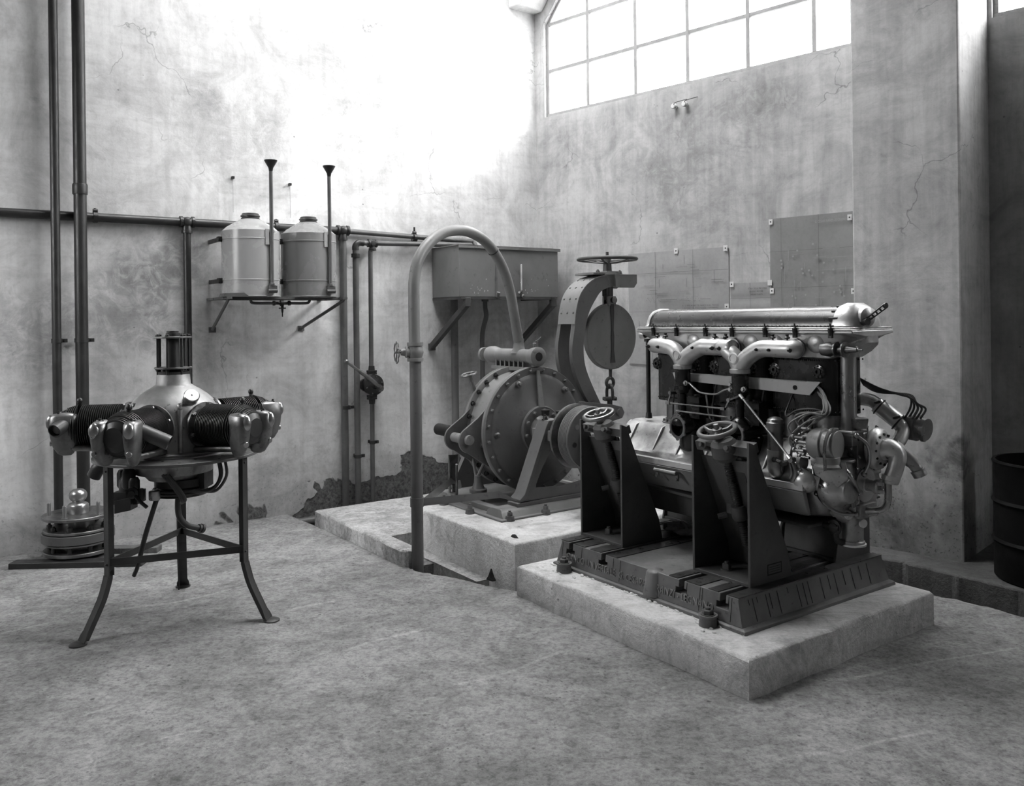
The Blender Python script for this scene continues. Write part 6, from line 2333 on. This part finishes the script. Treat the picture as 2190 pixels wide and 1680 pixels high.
b = MB()
w0 = c0 + ax * .115
b.cyl(c0 + ax * .05, w0 + ax * .01, .008, None, 10)
X, Y, _ = frame_of(ax)
for k in range(5):
    a = 2 * PI * k / 5
    dr = X * math.cos(a) + Y * math.sin(a)
    dl = X * math.cos(a - PI / 5) + Y * math.sin(a - PI / 5)
    dq = X * math.cos(a + PI / 5) + Y * math.sin(a + PI / 5)
    b.tube([w0, w0 + dl * .048], .0045, 6)
    b.tube(smooth([w0 + dl * .048, w0 + (dr + dl) * .034, w0 + dr * .062, w0 + (dr + dq) * .034, w0 + dq * .048], 4), .0045, 6)
t.part('valve_wheel', b, MACH, sub=vv)
b = MB()
b.lathe((HA.x, HA.y, .365), (0, 0, 1), [(0, .03), (0, .042), (.055, .042), (.055, .03)], 28)
t.part('pipe_collar', b, MACH)
for (e, nm) in ((Vector((-2.20, VC - .36, .345)), 0), (Vector((-2.86, .40, .355)), 1)):
    b = MB()
    p0 = HA + Vector((.03, .03, .392))
    m_ = p0.lerp(e, .82)
    m_.z = .392 if nm == 0 else .40
    b.loft([[p + Vector((0, -.004, zz_)) if nm == 0 else p + Vector((-.004, 0, zz_)) for zz_ in (0,)] + [p + o_ for o_ in (Vector((.004, .004, -w_)), Vector((-.004, -.004, -w_)), Vector((-.004, -.004, w_)))] for p, w_ in ((p0, .022), (p0.lerp(m_, .5), .022), (m_, .02), (e, .006))])
    t.part('stay_strap', b, MACH)

# ------------------------------------------------------------------ barrel on the ledge
t = Thing('oil_barrel', 'black open topped barrel standing against the wall pillar by the frame edge', 'barrel', (3.02, 4.70, 0), 'X')
b = MB()
bx, by, br = 3.02, 4.70, .30
b.lathe((bx, by, 0), (0, 0, 1), [(0, 0), (0, br - .01), (.01, br), (.20, br), (.215, br + .012), (.23, br), (.42, br), (.435, br + .012), (.45, br), (.64, br), (.655, br + .008), (.665, br + .004), (.665, br - .012), (.64, br - .012), (.03, br - .012), (.03, 0)], 64)
DM = metal('black_tarred_drum', .003, .007, .6, .8, 0, 5, .2, 40)
DM.node_tree.nodes['Principled BSDF'].inputs['Specular IOR Level'].default_value = .12
t.part('drum', b, DM, auto=30)
b = MB()
b.lathe((bx, by, .56), (0, 0, 1), [(0, 0), (0, br - .02), (.003, br - .02), (.003, 0)], 48)
t.part('oil_surface', b, metal('black_oil_surface', .003, .006, .05, .1, 0, 5, 0))

# ------------------------------------------------------------------ drawings pinned on the window wall
def paper(name, lo, hi):
    t_ = NT(name)
    n_ = t_.noise(3, 6, .6, .5)
    v_ = t_.ramp(n_, .3, .7, lo, hi)
    v_ = t_.mul(v_, t_.ramp(t_.noise(40, 4, .7), .3, .6, .94, 1.02))
    t_.color(v_)
    t_.rough(.7)
    t_.bump(t_.noise(4, 5, .6, .8), .25, .01)
    return t_.m


PAP1, PAP2 = paper('tracing_paper', .30, .36), paper('blueprint_paper', .22, .26)
INK_D = metal('pencil_line', .12, .15, .8, .9, 0, 5, 0)
INK_L = metal('pale_print_line', .30, .34, .8, .9, 0, 5, 0)
TAPE = metal('white_tape', .6, .7, .6, .7, 0, 5, 0)


def sheet(name, lab, cat, s0, s1, z0, z1, folds_s, folds_z, m, seed):
    rr = random.Random(seed)
    t = Thing(name, lab, cat, ((s0 + s1) / 2, 0, z0), 'W')
    b = MB()
    nx, nz = 24, 24
    g = [[None] * (nz + 1) for _ in range(nx + 1)]
    for i in range(nx + 1):
        for j in range(nz + 1):
            s = s0 + (s1 - s0) * i / nx
            z = z0 + (z1 - z0) * j / nz
            y = -.004 - .003 * (1 + math.sin(s * 5 + seed)) - .0025 * (1 + math.sin(z * 7 + seed))
            for f in folds_s:
                y += .005 * max(0, 1 - abs(s - f) / .04)
            for f in folds_z:
                y += .005 * max(0, 1 - abs(z - f) / .04)
            y = min(y, -.003)
            g[i][j] = b.bm.verts.new((s, y, z))
    for i in range(nx):
        for j in range(nz):
            b.bm.faces.new((g[i][j], g[i + 1][j], g[i + 1][j + 1], g[i][j + 1]))
    t.part('paper', b, m, auto=60)
    fb = MB()
    for f in folds_s:
        fb.box(f - .001, f + .001, -.0195, -.0185, z0, z1)
    for f in folds_z:
        fb.box(s0, s1, -.0195, -.0185, f - .001, f + .001)
    t.part('fold_crease', fb, INK_D, stuff=True)
    return t


def tape(t, s, z, w=.035, h=.045, nail=True):
    b = MB()
    b.box(s - w / 2, s + w / 2, -.0215, -.0195, z - h / 2, z + h / 2)
    tp = t.part('tape_corner', b, TAPE)
    if nail:
        b = MB()
        b.ell((s, -.022, z), .006, .003, .006, None, 8, 5)
        t.part('tack', b, IRON, sub=tp)


t1 = sheet('wall_drawing', 'wide pale technical drawing pinned to the wall behind the hanging scale', 'drawing', 1.06, 2.015, 1.10, 2.035, [1.34, 1.70], [1.86, 1.54], PAP1, 1)
rr = random.Random(30)
b = MB()
Y0, Y1 = -.0205, -.0192
for k in range(26):
    s, z = rr.uniform(1.2, 1.9), rr.uniform(1.6, 1.95)
    if rr.random() < .7:
        b.box(s, s + rr.uniform(.02, .12), Y0, Y1, z, z + .0018)
    else:
        b.box(s, s + .0018, Y0, Y1, z, z + rr.uniform(.02, .10))
for k in range(90):
    s = 1.25 + k * .0068
    if 43 < k < 50:
        continue
    z = 1.635 + (.018 * math.sin(k * .9) if (k < 22 or k > 55) and k < 76 else 0)
    b.box(s, s + .003, Y0, Y1, z, z + .004)
t1.part('pencil_lines', b, INK_D, stuff=True)
b = MB()
b.box(1.3, 1.99, Y0, Y1, 1.30, 1.302).box(1.3, 1.302, Y0, Y1, 1.12, 1.30).box(1.99, 1.992, Y0, Y1, 1.12, 1.30)
t1.part('border_line', b, INK_D)
for (s, z) in ((1.545, 2.032), (1.995, 2.025), (2.0, 1.57)):
    tape(t1, s, z)


def wtext(t, body, size, s, z, m, fw=1.0, name='lettering'):
    return text(body, size, tm(t.org, (s, -.0205, z), (1, 0, 0), (0, 0, 1)), m, t.o, name, .0004, 1.05, 'LEFT', fw)


wtext(t1, 'A - LE BASE MOBILE DEL BANCO DI ALL MOTORE', .020, 1.60, 1.583, INK_D, .72)
wtext(t1, 'IL MOTORE  DEL VERSO MONTA IL BASAMENTO', .020, 1.60, 1.562, INK_D, .72)
t2 = sheet('wall_drawing', 'small pale drawing sheet pinned between the wide drawing and the dark print', 'drawing', 2.03, 2.372, 1.45, 1.748, [2.2], [1.63], PAP1, 2)
wtext(t2, 'SCALA  DELLA  MACCHINA', .018, 2.185, 1.703, INK_D, .66)
wtext(t2, 'QUADRO  MOTORE', .018, 2.195, 1.680, INK_D, .66)
wtext(t2, 'DISEGNO  PIANTA', .018, 2.20, 1.657, INK_D, .66)
for (s, z, nl) in ((2.045, 1.742, True), (2.362, 1.742, False)):
    tape(t2, s, z, .034, .04, nl)
t3 = sheet('wall_blueprint', 'tall darker blueprint with pale print lines on the window wall beside the pillar', 'blueprint', 2.362, 3.0, .87, 2.218, [2.455, 2.74], [1.97, 1.70], PAP2, 3)
b = MB()
rr = random.Random(44)
for k in range(46):
    s, z = rr.uniform(2.47, 2.95), rr.uniform(.95, 2.0)
    q_ = rr.random()
    if q_ < .45:
        b.box(s, min(2.98, s + rr.uniform(.04, .25)), Y0, Y1, z, z + .0018)
    else:
        b.box(s, s + .0018, Y0, Y1, z, z + rr.uniform(.04, .18))
t3.part('print_lines', b, INK_L, stuff=True)
b = MB()
for k in range(40):
    s, z = rr.uniform(2.45, 2.95), rr.uniform(1.3, 2.05)
    b.lathe((s, Y1, z), (0, -1, 0), [(0, 0), (0, .0075), (.0012, .0075), (.0012, 0)], 10)
t3.part('print_circles', b, INK_L, stuff=True)
wtext(t3, 'G. CESARE RANZI - LEGNANO', .026, 2.715, 2.165, INK_L, .62)
for (s, z, nl) in ((2.375, 2.195, True), (2.965, 2.175, True), (2.985, 1.66, True), (2.378, 1.68, True)):
    tape(t3, s, z, .03, .04, nl)
# two insulators with wires under the window
for (s, lab) in ((1.555, 'white wire insulator under the window, the one towards the room corner'), (1.655, 'white wire insulator under the window, the one towards the pillar')):
    t = Thing('wire_insulator', lab, 'insulator', (s, 0, 3.19), 'W')
    b = MB()
    b.lathe((s, 0, 3.205), (0, -1, 0), [(0, 0), (0, .012), (.02, .012), (.022, .022), (.035, .024), (.04, .015), (.045, .015), (.05, .022), (.058, .018), (.06, 0)], 16)
    t.part('porcelain', b, TAPE)
    b = MB()
    b.tube(smooth([(s, -.05, 3.205), (s + .02, -.06, 3.225), (s + .06, -.03, 3.24), (s + .10, -.004, 3.25)], 4), .003, 6)
    t.part('wire_end', b, WIRE)
